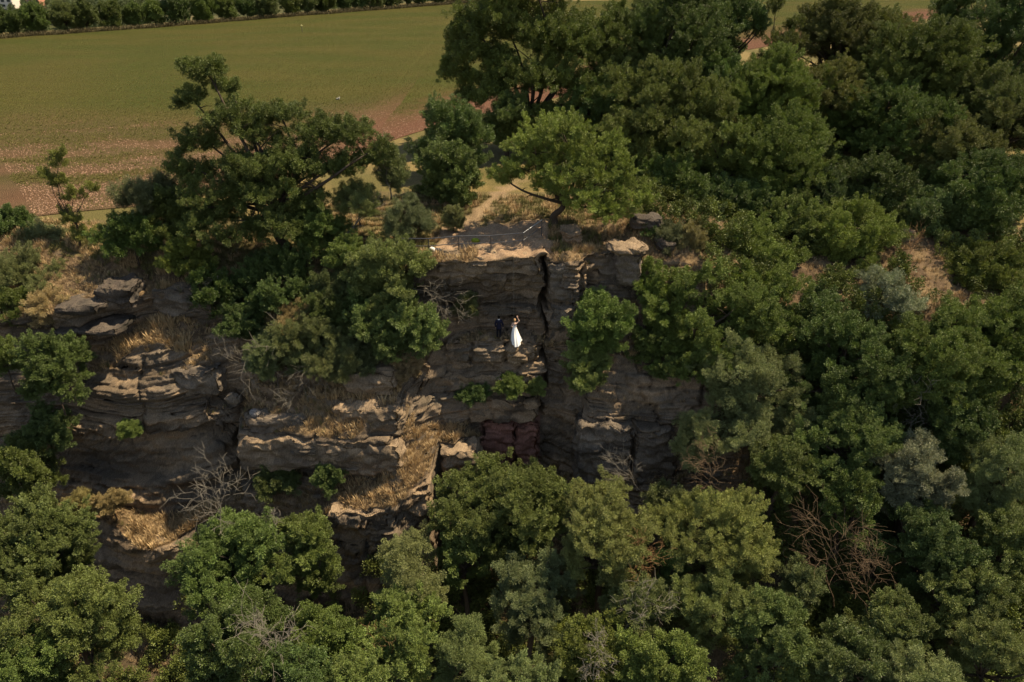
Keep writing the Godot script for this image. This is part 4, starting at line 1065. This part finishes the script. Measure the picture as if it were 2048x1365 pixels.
func build_railing():
	var steel := Color(0.10, 0.10, 0.105)
	var feet := [Vector3(-8.6, -0.1, -52.2), Vector3(-6.25, -0.05, -52.0), Vector3(-4.0, 0, -52.0), Vector3(-1.58, 0.03, -52.0), Vector3(0.83, 0.13, -52.0), Vector3(2.3, 0.3, -54.1)]
	for k in feet.size(): feet[k].y = maxf(feet[k].y, height(feet[k].x, -feet[k].z) - 0.05)
	var o := thing("railing", "thin dark metal railing along the edge of the sandy platform", "railing", feet[3])
	var up := Vector3(0, 1.1, 0)
	for f in feet:
		var sh := Shape.new()
		bar(sh, f - feet[3] - Vector3(0, 0.2, 0), f - feet[3] + up, 0.045, steel)
		add("post", sh.mesh(), mats.metal, o)
	for k in feet.size() - 1:
		for hgt in [1.1, 0.52]:
			var sh := Shape.new()
			bar(sh, feet[k] - feet[3] + Vector3(0, hgt, 0), feet[k + 1] - feet[3] + Vector3(0, hgt, 0), 0.04 if hgt > 1 else 0.032, Color(0.4, 0.4, 0.4) if k == feet.size() - 2 and hgt > 1 else steel)
			add("handrail" if hgt > 1 else "rail", sh.mesh(), mats.metal, o)
	# two thin ropes down the wall to the couple
	for r in [[-1.12, "thin dark rope hanging down the wall above the groom", Color(0.05, 0.05, 0.05), -5.0], [0.12, "thin pale rope hanging down the wall above the bride", Color(0.16, 0.155, 0.145), -4.6]]:
		var sh := Shape.new()
		var pts := PackedVector3Array(); var rad := PackedFloat32Array()
		for q in 9:
			pts.append(Vector3(0.02 * sin(q * 1.9), lerpf(0.25, r[3], q / 8.0), 0.45 * sin(q / 8.0 * 0.5))); rad.append(0.007)
		sh.tube(pts, rad, r[2], 6)
		var rp := add("rope", sh.mesh(), mats.plain, self, Vector3(r[0], 0, -49.95))
		tag(rp, r[1], "rope")


func lump(size: Vector3, seed_no: int, col: Color, around := 20, rings := 12) -> ArrayMesh:
	var sm := SphereMesh.new()
	sm.radius = 0.5; sm.height = 1.0; sm.radial_segments = around; sm.rings = rings
	var arr := sm.get_mesh_arrays()
	var sh := Shape.new()
	sh.v = arr[Mesh.ARRAY_VERTEX]; sh.n = arr[Mesh.ARRAY_NORMAL]; sh.i = arr[Mesh.ARRAY_INDEX]
	for k in sh.v.size():
		var p: Vector3 = sh.v[k] * (1.0 + 0.3 * rough.get_noise_3d(sh.v[k].x * 2 + seed_no, sh.v[k].y * 2, sh.v[k].z * 2))
		p.y = maxf(p.y, -0.36)
		sh.v[k] = p * size
		sh.c.append(col * (0.9 + 0.2 * n2(p.x * 9, p.y * 9 + seed_no)))
	return sh.mesh()


func build_small_things():
	var at := Vector3(-30.3, height(-30.3, 56.3) + 0.2, -56.3)
	var o := thing("rucksack", "dark red and black rucksack lying at the field edge by the thorn shrub", "bag", at)
	add("bag_body", lump(Vector3(0.7, 0.62, 0.5), 3, Color(0.035, 0.03, 0.045)), mats.cloth, o)
	add("front_pocket", lump(Vector3(0.42, 0.42, 0.3), 4, Color(0.33, 0.02, 0.035)), mats.cloth, o, Vector3(0.28, -0.02, 0.14))
	var strap := Shape.new()
	strap.tube(PackedVector3Array([Vector3(-0.1, 0.26, 0), Vector3(0.02, 0.5, 0.02), Vector3(0.14, 0.42, 0.05), Vector3(0.16, 0.22, 0.1)]), PackedFloat32Array([0.025, 0.025, 0.025, 0.025]), Color(0.3, 0.22, 0.22), 6)
	add("strap", strap.mesh(), mats.cloth, o)
	at = Vector3(-2.8, height(-2.8, 53.4) + 0.13, -53.4)
	var b := add("cushion", lump(Vector3(0.62, 0.36, 0.42), 5, Color(0.19, 0.24, 0.03)), mats.cloth, self, at)
	tag(b, "rounded yellow-green bundle lying on the platform behind the railing", "bundle")
	at = Vector3(-6.1, height(-6.1, 52.7) + 0.12, -52.7)
	o = thing("bundle", "pale white and dark bundle at the left end of the railing", "bundle", at)
	add("white_cloth", lump(Vector3(0.6, 0.4, 0.4), 6, Color(0.6, 0.58, 0.56)), mats.cloth, o)
	add("dark_cloth", lump(Vector3(0.7, 0.3, 0.4), 7, Color(0.05, 0.05, 0.055)), mats.cloth, o, Vector3(0.42, -0.05, -0.02))
	# marker pole far out in the field
	at = Vector3(-54.6, hill(-54.6, 206) + 0.05, -206)
	o = thing("marker_pole", "thin pole with a small pale yellow top standing far out in the field", "pole", at)
	var sh := Shape.new()
	bar(sh, Vector3.ZERO, Vector3(0, 1.5, 0), 0.05, Color(0.12, 0.1, 0.08))
	add("pole", sh.mesh(), mats.plain, o)
	add("pole_top", lump(Vector3(0.4, 0.3, 0.4), 8, Color(0.7, 0.66, 0.3)), mats.plain, o, Vector3(0, 1.6, 0))


# ------------------------------------------------------------------ far background
func build_far():
	var words := ["first", "second", "third", "fourth", "fifth", "sixth", "seventh", "eighth", "ninth", "tenth", "eleventh", "twelfth", "thirteenth", "fourteenth", "fifteenth", "sixteenth", "seventeenth", "eighteenth", "nineteenth", "twentieth",
		"twenty-first", "twenty-second", "twenty-third", "twenty-fourth", "twenty-fifth", "twenty-sixth", "twenty-seventh", "twenty-eighth"]
	var x := -152.0
	for k in 28:
		var t := k / 27.0
		rng.seed = 800 + k
		var d := far_edge(x) + 5.0 + 3.0 * rng.randf()
		var hgt := lerpf(8.8, 7.4, smoothstep(0.35, 0.9, t)) * rng.randf_range(0.85, 1.12)
		if k in [0, 1, 2, 3, 4, 9, 10]: hgt *= 0.78
		var base := Vector3(x, hill(x, d), -d)
		var r := maxf(hgt * 0.45, 3.4)
		var o := thing("broadleaf_tree", "dark tree in the row along the field's far edge, %s from the left" % words[k], "tree", base, "tree row beyond the field")
		var lobes := auto_lobes(Vector3(0, hgt * 0.52, 0), r, hgt * 0.46, 850 + k, hgt * 0.1)
		wood(o, lobes, 0.2, 850 + k)
		crown(o, lobes, "dark" if k % 3 else "oak", 1.4, 1.3, 850 + k)
		x += 5.0 * rng.randf_range(0.85, 1.15)
	# strip of rough weeds under the row
	var spots := []
	for k in 5000:
		var wx := rng.randf_range(-160, -10)
		var wd := far_edge(wx) + rng.randf_range(-0.5, 7.0)
		spots.append([Vector3(wx, hill(wx, wd), -wd), rng.randf_range(1.0, 2.4)])
	grass_patch("weeds", "rough weeds under the tree row at the far edge of the field", spots, Color(0.14, 0.11, 0.05), Color(0.09, 0.08, 0.035), 1.0)
	# wooded valley behind, read as one mass
	var mm := MultiMesh.new()
	mm.transform_format = MultiMesh.TRANSFORM_3D
	mm.use_colors = true
	mm.mesh = sprigs["broad1"]
	mm.instance_count = 9000
	for k in 9000:
		var d := 430.0 + 1500.0 * pow(rng.randf(), 1.4)
		var wx := rng.randf_range(-0.9, 0.35) * d
		var s := rng.randf_range(5.0, 9.0)
		mm.set_instance_transform(k, Transform3D(Basis(Vector3.UP, rng.randf() * TAU).scaled(Vector3(s, s, s)), Vector3(wx, valley(wx, d) + 2.0, -d)))
		var g := rng.randf_range(0.7, 1.2)
		mm.set_instance_color(k, Color(0.1 * g, 0.125 * g, 0.055 * g))
	var w := MultiMeshInstance3D.new()
	w.name = numbered("far_wood"); w.multimesh = mm; w.material_override = mats.leaf
	add_child(w, true)
	tag(w, "far wooded valley behind the tree row", "wood", "", "stuff")
	house("apartment_building", "long pale apartment block behind the tree row at the top left corner", Vector3(-448, valley(-448, 690) - 0.5, -690), Vector3(46, 11, 12), 3, 9, Color(0.66, 0.6, 0.52), Color(0.3, 0.15, 0.1))
	house("house", "red brick house with a white gable behind the tree row at top left", Vector3(-417, valley(-417, 705) - 0.5, -705), Vector3(11, 10, 10), 2, 3, Color(0.42, 0.2, 0.13), Color(0.5, 0.46, 0.42))
	house("long_building", "low white building glimpsed far behind the trees at the top", Vector3(-356, valley(-356, 840) - 0.5, -840), Vector3(26, 7, 12), 1, 7, Color(0.62, 0.6, 0.56), Color(0.3, 0.28, 0.27))


func house(called: String, label: String, at: Vector3, size: Vector3, floors: int, bays: int, wall: Color, roof: Color):
	var o := thing(called, label, "building", at)
	var sh := Shape.new()
	sh.box(Vector3(0, size.y / 2, 0), size, wall)
	add("wall", sh.mesh(), mats.plain, o)
	sh = Shape.new()
	var a := size.x / 2 + 0.5
	var b := size.z / 2 + 0.5
	var y := size.y + 0.02
	var p := [Vector3(-a, y, b), Vector3(a, y, b), Vector3(a, y, -b), Vector3(-a, y, -b), Vector3(-a + 1, y + 2.4, 0), Vector3(a - 1, y + 2.4, 0)]
	for f in [[0, 1, 5], [0, 5, 4], [2, 3, 4], [2, 4, 5], [1, 2, 5], [3, 0, 4], [0, 2, 1], [0, 3, 2]]: sh.tri(p[f[0]], p[f[1]], p[f[2]], roof)
	add("roof", sh.mesh(), mats.plain, o)
	for f in floors:
		for k in bays:
			sh = Shape.new()
			sh.box(Vector3.ZERO, Vector3(size.x / bays * 0.55, size.y / floors * 0.5, 0.2), Color(0.05, 0.055, 0.06))
			var w := add("window", sh.mesh(), mats.glass, o, Vector3(lerpf(-0.5, 0.5, (k + 0.5) / bays) * size.x, (f + 0.55) * size.y / floors, size.z / 2 + 0.05))
			sh = Shape.new()
			sh.box(Vector3.ZERO, Vector3(size.x / bays * 0.62, 0.25, 0.5), wall)
			add("sill", sh.mesh(), mats.plain, w, Vector3(0, -size.y / floors * 0.27, 0.1))


# ------------------------------------------------------------------ the couple
# bones: [from, to, radius at from, radius at to]
func skin(bones: Array, cell: float, k: float, paint: Callable) -> ArrayMesh:
	var lo := Vector3.ONE * 99.0
	var hi := Vector3.ONE * -99.0
	for b in bones:
		var m: float = maxf(b[2], b[3]) + k + cell * 2
		lo = lo.min(b[0] - Vector3.ONE * m).min(b[1] - Vector3.ONE * m)
		hi = hi.max(b[0] + Vector3.ONE * m).max(b[1] + Vector3.ONE * m)
	var n := Vector3i((hi - lo) / cell) + Vector3i.ONE * 2
	var f := PackedFloat32Array(); f.resize(n.x * n.y * n.z); f.fill(1.0)
	for b in bones:
		var m: float = maxf(b[2], b[3]) + k + cell * 2
		var a0 := Vector3i(((b[0] as Vector3).min(b[1]) - Vector3.ONE * m - lo) / cell).clamp(Vector3i.ZERO, n - Vector3i.ONE)
		var a1 := Vector3i(((b[0] as Vector3).max(b[1]) + Vector3.ONE * m - lo) / cell).clamp(Vector3i.ZERO, n - Vector3i.ONE)
		var ab: Vector3 = b[1] - b[0]
		var l2 := maxf(ab.length_squared(), 1e-8)
		for z in range(a0.z, a1.z + 1):
			for y in range(a0.y, a1.y + 1):
				for x in range(a0.x, a1.x + 1):
					var p := lo + Vector3(x, y, z) * cell
					var t := clampf((p - b[0]).dot(ab) / l2, 0, 1)
					var d: float = (p - b[0] - ab * t).length() - lerpf(b[2], b[3], t)
					var g := (z * n.y + y) * n.x + x
					var e := f[g]
					var h := maxf(k - absf(d - e), 0.0) / k
					f[g] = minf(d, e) - h * h * k * 0.25
	var sh := Shape.new()
	var at := {}
	var dx := [1, n.x, n.x * n.y]
	for z in n.z - 1:
		for y in n.y - 1:
			for x in n.x - 1:
				var g := (z * n.y + y) * n.x + x
				var sum := Vector3.ZERO
				var cnt := 0
				for e in [[0, 0, 0, 0], [0, 1, 0, 0], [0, 0, 1, 0], [0, 1, 1, 0], [1, 0, 0, 0], [1, 1, 0, 0], [1, 0, 0, 1], [1, 1, 0, 1], [2, 0, 0, 0], [2, 1, 0, 0], [2, 0, 1, 0], [2, 1, 1, 0]]:
					var o := Vector3.ZERO
					if e[0] == 0: o = Vector3(0, e[1], e[2])
					elif e[0] == 1: o = Vector3(e[1], 0, e[3])
					else: o = Vector3(e[1], e[2], 0)
					var ga: int = g + int(o.x) + int(o.y) * n.x + int(o.z) * n.x * n.y
					var v0 := f[ga]
					var v1: float = f[ga + dx[e[0]]]
					if (v0 < 0) != (v1 < 0):
						o[e[0]] += v0 / (v0 - v1)
						sum += o; cnt += 1
				if cnt:
					at[g] = sh.v.size()
					var p := lo + (Vector3(x, y, z) + sum / cnt) * cell
					sh.v.append(p)
					sh.n.append(Vector3(f[g + 1] - f[g], f[g + n.x] - f[g], f[g + n.x * n.y] - f[g]).normalized())
					sh.c.append(paint.call(p))
	for g in at:
		for ax in 3:
			if (f[g] < 0) != (f[g + dx[ax]] < 0):
				var u: int = dx[(ax + 1) % 3]
				var w: int = dx[(ax + 2) % 3]
				if at.has(g - u) and at.has(g - w) and at.has(g - u - w):
					var q := [at[g], at[g - u], at[g - u - w], at[g - w]]
					sh.i.append_array([q[0], q[1], q[2], q[0], q[2], q[3]])
	return sh.mesh()


func hand_bones(wrist: Vector3, dir: Vector3, palm: Vector3, side: float) -> Array:
	# dir runs along the hand, palm is the way the palm faces, side says where the thumb sits
	var across := dir.cross(palm).normalized() * side
	var knuckles := wrist + dir * 0.095
	var out := [[wrist, knuckles + across * 0.022, 0.024, 0.02], [wrist, knuckles - across * 0.024, 0.024, 0.018]]
	for k in 4:
		var root := knuckles + across * (0.033 - 0.022 * k)
		var l: float = [0.075, 0.085, 0.078, 0.06][k]
		var mid := root + dir * l * 0.5 + palm * 0.008
		out.append([root, mid, 0.0095, 0.009])
		out.append([mid, mid + (dir * 0.8 + palm * 0.5).normalized() * l * 0.5, 0.009, 0.0075])
	var th := wrist + dir * 0.03 + across * 0.03
	var tm := th + (dir * 0.6 + across * 0.8).normalized() * 0.04
	out.append([th, tm, 0.012, 0.011]); out.append([tm, tm + (dir * 0.85 + across * 0.2 + palm * 0.3).normalized() * 0.035, 0.011, 0.009])
	return out


func join_meshes(a: ArrayMesh, b: ArrayMesh) -> ArrayMesh:
	var st := SurfaceTool.new()
	st.append_from(a, 0, Transform3D())
	st.append_from(b, 0, Transform3D())
	return st.commit()


func build_couple():
	var skin_tone := Color(0.58, 0.38, 0.28)
	var flesh := func(_p): return skin_tone
	# groom: back to the camera, arms at his sides
	var gx := -1.0
	var gd := 49.95
	var at := Vector3(gx, -6.17, -gd)
	var o := thing("person", "person in a dark navy suit standing on the ledge with their back turned", "person", at)
	var head := [[Vector3(0, 1.62, -0.02), Vector3(0, 1.70, 0), 0.075, 0.092], [Vector3(0, 1.60, -0.05), Vector3(0, 1.66, -0.06), 0.05, 0.06], [Vector3(0, 1.65, -0.1), Vector3(0, 1.63, -0.125), 0.014, 0.013], [Vector3(-0.085, 1.66, 0), Vector3(-0.09, 1.69, 0.01), 0.016, 0.014], [Vector3(0.085, 1.66, 0), Vector3(0.09, 1.69, 0.01), 0.016, 0.014], [Vector3(0, 1.42, 0.0), Vector3(0, 1.58, -0.01), 0.062, 0.055]]
	var arms := [[Vector3(-0.19, 1.40, 0), Vector3(-0.27, 1.12, 0.0), 0.055, 0.045], [Vector3(-0.27, 1.12, 0), Vector3(-0.25, 0.88, -0.06), 0.045, 0.03], [Vector3(0.19, 1.40, 0), Vector3(0.29, 1.14, 0.02), 0.055, 0.045], [Vector3(0.29, 1.14, 0.02), Vector3(0.32, 0.89, -0.02), 0.045, 0.03]]
	var trunk := [[Vector3(-0.1, 1.36, 0), Vector3(0.1, 1.36, 0), 0.11, 0.11], [Vector3(0, 1.3, 0), Vector3(0, 1.02, 0), 0.13, 0.12], [Vector3(-0.06, 0.95, 0), Vector3(0.06, 0.95, 0), 0.12, 0.12]]
	var legs := [[Vector3(-0.09, 0.92, 0), Vector3(-0.12, 0.5, -0.02), 0.085, 0.06], [Vector3(-0.12, 0.5, -0.02), Vector3(-0.13, 0.09, 0.02), 0.06, 0.042], [Vector3(0.09, 0.92, 0), Vector3(0.1, 0.5, -0.02), 0.085, 0.06], [Vector3(0.1, 0.5, -0.02), Vector3(0.1, 0.09, 0.02), 0.06, 0.042]]
	var feet := [[Vector3(-0.13, 0.05, 0.04), Vector3(-0.15, 0.04, -0.16), 0.045, 0.035], [Vector3(0.1, 0.05, 0.04), Vector3(0.13, 0.04, -0.16), 0.045, 0.035]]
	var body := skin(head + arms + trunk + legs, 0.02, 0.04, flesh)
	body = join_meshes(body, skin(hand_bones(Vector3(-0.25, 0.88, -0.06), Vector3(0, -0.98, -0.15).normalized(), Vector3(1, 0, 0), -1), 0.006, 0.006, flesh))
	body = join_meshes(body, skin(hand_bones(Vector3(0.32, 0.89, -0.02), Vector3(0.03, -0.98, -0.12).normalized(), Vector3(-1, 0, 0), 1), 0.006, 0.006, flesh))
	add("body", body, mats.skin, o)
	var fat := func(list: Array, by: float) -> Array:
		var r := []
		for b in list: r.append([b[0], b[1], b[2] + by, b[3] + by])
		return r
	add("jacket", skin(fat.call(arms, 0.02) + fat.call(trunk, 0.028) + [[Vector3(0, 1.0, 0.0), Vector3(0, 0.82, 0.01), 0.15, 0.165], [Vector3(-0.06, 0.82, 0.01), Vector3(0.06, 0.82, 0.01), 0.13, 0.13], [Vector3(-0.07, 1.44, 0), Vector3(0.07, 1.44, 0), 0.07, 0.07]], 0.022, 0.04, func(_p): return Color(0.02, 0.023, 0.042)), mats.cloth, o)
	add("trousers", skin(fat.call(legs, 0.022), 0.022, 0.03, func(_p): return Color(0.012, 0.013, 0.018)), mats.cloth, o)
	add("shirt_collar", skin([[Vector3(-0.03, 1.515, 0.012), Vector3(0.03, 1.515, 0.012), 0.058, 0.058]], 0.012, 0.02, func(_p): return Color(0.75, 0.75, 0.76)), mats.cloth, o)
	for s in feet: add("shoe", skin([s], 0.015, 0.02, func(_p): return Color(0.012, 0.01, 0.01)), mats.gloss_leaf, o)
	add("hair", skin([[Vector3(0, 1.70, 0.02), Vector3(0, 1.735, -0.01), 0.1, 0.092], [Vector3(0, 1.62, 0.055), Vector3(0, 1.70, 0.04), 0.05, 0.085]], 0.012, 0.03, func(_p): return Color(0.018, 0.013, 0.01)), mats.cloth, o)
	# bride: white gown, right arm lifted, left hand at her side
	var bx := 0.2
	var bd := 49.45
	at = Vector3(bx, -6.06, -bd)
	o = thing("person", "person in a long white gown with bare back and one arm raised", "person", at)
	head = [[Vector3(0.0, 1.52, -0.02), Vector3(0, 1.60, 0), 0.07, 0.086], [Vector3(0, 1.50, -0.05), Vector3(0, 1.56, -0.06), 0.045, 0.055], [Vector3(0, 1.55, -0.1), Vector3(0, 1.53, -0.12), 0.012, 0.012], [Vector3(-0.08, 1.56, 0), Vector3(-0.084, 1.59, 0.01), 0.014, 0.012], [Vector3(0.08, 1.56, 0), Vector3(0.084, 1.59, 0.01), 0.014, 0.012], [Vector3(0, 1.33, 0), Vector3(0, 1.48, -0.01), 0.05, 0.045]]
	arms = [[Vector3(0.15, 1.33, 0), Vector3(0.33, 1.50, -0.04), 0.05, 0.04], [Vector3(0.33, 1.50, -0.04), Vector3(0.22, 1.74, -0.08), 0.04, 0.027], [Vector3(-0.15, 1.33, 0), Vector3(-0.25, 1.1, 0.02), 0.047, 0.038], [Vector3(-0.25, 1.1, 0.02), Vector3(-0.19, 0.95, -0.14), 0.038, 0.026]]
	trunk = [[Vector3(-0.09, 1.30, 0), Vector3(0.09, 1.30, 0), 0.085, 0.085], [Vector3(0, 1.26, 0), Vector3(0, 1.02, 0), 0.115, 0.095], [Vector3(-0.06, 0.92, 0), Vector3(0.06, 0.92, 0), 0.115, 0.115]]
	legs = [[Vector3(-0.08, 0.88, 0), Vector3(-0.09, 0.48, -0.02), 0.08, 0.055], [Vector3(-0.09, 0.48, -0.02), Vector3(-0.09, 0.06, 0.02), 0.055, 0.035], [Vector3(0.08, 0.88, 0), Vector3(0.09, 0.48, -0.02), 0.08, 0.055], [Vector3(0.09, 0.48, -0.02), Vector3(0.09, 0.06, 0.02), 0.055, 0.035], [Vector3(0.09, 0.05, 0.03), Vector3(0.1, 0.035, -0.15), 0.035, 0.028], [Vector3(-0.09, 0.05, 0.03), Vector3(-0.1, 0.035, -0.15), 0.035, 0.028]]
	body = skin(head + arms + trunk + legs, 0.02, 0.035, flesh)
	body = join_meshes(body, skin(hand_bones(Vector3(0.22, 1.74, -0.08), Vector3(-0.3, 0.92, -0.2).normalized(), Vector3(-0.2, 0.15, -0.95), -1), 0.006, 0.006, flesh))
	body = join_meshes(body, skin(hand_bones(Vector3(-0.19, 0.95, -0.14), Vector3(0.3, -0.4, -0.85).normalized(), Vector3(0.7, -0.6, 0.2), 1), 0.006, 0.006, flesh))
	add("body", body, mats.skin, o)
	add("hair", skin([[Vector3(0, 1.60, 0.02), Vector3(0, 1.635, -0.01), 0.094, 0.086], [Vector3(0, 1.56, 0.08), Vector3(0, 1.585, 0.1), 0.05, 0.048]], 0.012, 0.03, func(_p): return Color(0.33, 0.2, 0.1)), mats.cloth, o)
	var white := Color(0.80, 0.79, 0.78)
	add("bodice", skin([[Vector3(-0.05, 1.12, -0.015), Vector3(0.05, 1.12, -0.015), 0.105, 0.105], [Vector3(0, 1.1, 0), Vector3(0, 0.99, 0), 0.112, 0.116]], 0.018, 0.03, func(_p): return white), mats.gown, o)
	# gathered skirt: folds deepen towards the hem, drawn out to the right
	var sh := Shape.new()
	var rows := 26
	var sides := 72
	for r in rows + 1:
		var t := float(r) / rows
		var rad := lerpf(0.128, 0.40, pow(t, 0.9))
		for s in sides:
			var a := TAU * s / sides
			var fold := 1.0 + t * (0.09 * sin(a * 11.0 + 0.6 * sin(t * 3)) + 0.06 * sin(a * 7.0 + 1.3))
			var p := Vector3(cos(a) * rad * fold + 0.13 * t * t, lerpf(1.04, 0.02, t) - 0.3 * pow(t, 6) * maxf(0.0, sin(a)), sin(a) * rad * fold * 0.86 + 0.05 * t + 0.42 * t * t * maxf(0.0, sin(a)))
			sh.v.append(p); sh.n.append(Vector3(cos(a), 0.3, sin(a)).normalized()); sh.c.append(white)
	for r in rows:
		for s in sides:
			var g := r * sides + s
			var h := r * sides + (s + 1) % sides
			sh.i.append_array([g, h, g + sides, h, h + sides, g + sides])
	var nn := PackedVector3Array(); nn.resize(sh.v.size())
	for t in range(0, sh.i.size(), 3):
		var m := (sh.v[sh.i[t + 2]] - sh.v[sh.i[t]]).cross(sh.v[sh.i[t + 1]] - sh.v[sh.i[t]])
		for q in 3: nn[sh.i[t + q]] += m
	for q in nn.size(): sh.n[q] = nn[q].normalized()
	add("skirt", sh.mesh(), mats.gown, o)


# ------------------------------------------------------------------
func _ready():
	var cam := Camera3D.new()
	cam.name = "camera"
	add_child(cam)
	cam.position = Vector3(0, 19.5, 0)
	cam.rotation_degrees = Vector3(-27.5, 0, 0)
	cam.fov = 50.0
	cam.far = 9000.0
	cam.current = true

	world = Environment.new()
	world.background_mode = Environment.BG_SKY
	var sky := Sky.new()
	var psm := ProceduralSkyMaterial.new()
	psm.sky_top_color = Color(0.41, 0.47, 0.55)
	psm.sky_horizon_color = Color(0.74, 0.73, 0.70)
	psm.ground_horizon_color = Color(0.35, 0.34, 0.28)
	psm.ground_bottom_color = Color(0.16, 0.16, 0.11)
	psm.sky_curve = 0.12
	sky.sky_material = psm
	world.sky = sky
	world.background_energy_multiplier = 1.1
	world.tonemap_mode = Environment.TONE_MAPPER_LINEAR
	world.tonemap_exposure = 1.95
	world.sdfgi_enabled = true
	world.ssao_enabled = true
	world.ssil_enabled = true
	var we := WorldEnvironment.new()
	we.name = "world_environment"
	we.environment = world
	add_child(we)

	var sun := DirectionalLight3D.new()
	sun.name = "sun"
	sun.light_color = Color(1.0, 0.92, 0.78)
	sun.light_energy = 1.6
	sun.light_angular_distance = 0.5
	sun.shadow_enabled = true
	add_child(sun)
	sun.look_at_from_position(Vector3(0.57, 1.0, -0.22), Vector3.ZERO, Vector3.UP)

	rng.seed = 7
	noise.noise_type = FastNoiseLite.TYPE_SIMPLEX_SMOOTH; noise.frequency = 1.0; noise.fractal_type = FastNoiseLite.FRACTAL_NONE; noise.seed = 11
	rough.noise_type = FastNoiseLite.TYPE_SIMPLEX; rough.frequency = 1.0; rough.fractal_type = FastNoiseLite.FRACTAL_FBM; rough.fractal_octaves = 3; rough.seed = 23
	make_materials()
	make_tuft()
	make_sprigs()
	build_land()
	var cliff = build_cliff()
	build_rocks(cliff)
	build_far()
	build_trees()
	var shady := func(x, d): return n2(x * 0.12, d * 0.12) > -0.35 and not (absf(x - 35.5) < 2.4 and d > 54 and d < 64) and not (absf(x - 23.0) < 1.8 and d > 51 and d < 57)
	undergrowth("undergrowth", "leafy undergrowth between the trees of the right-hand wood", 3200, 3.0, 46.0, 44.0, 92.0, Color(0.118, 0.142, 0.034), func(x, d): return shady.call(x, d) and d > (64.0 if x < 7.0 else 58.5 if x < 10.0 else 56.0 if x < 15.0 else 46.0) and d < near_edge(x) - 2.0)
	undergrowth("undergrowth", "leafy undergrowth on the wooded slope at the right frame edge", 900, 18.0, 46.0, 33.0, 47.0, Color(0.118, 0.142, 0.034), func(_x, _d): return true)
	undergrowth("undergrowth", "leafy undergrowth on the valley floor below the cliff", 2600, -36.0, 38.0, 24.0, 42.0, Color(0.118, 0.142, 0.034), func(x, d): return height(x, d) < -20.5)
	build_dead_wood()
	build_railing()
	build_couple()
	build_small_things()
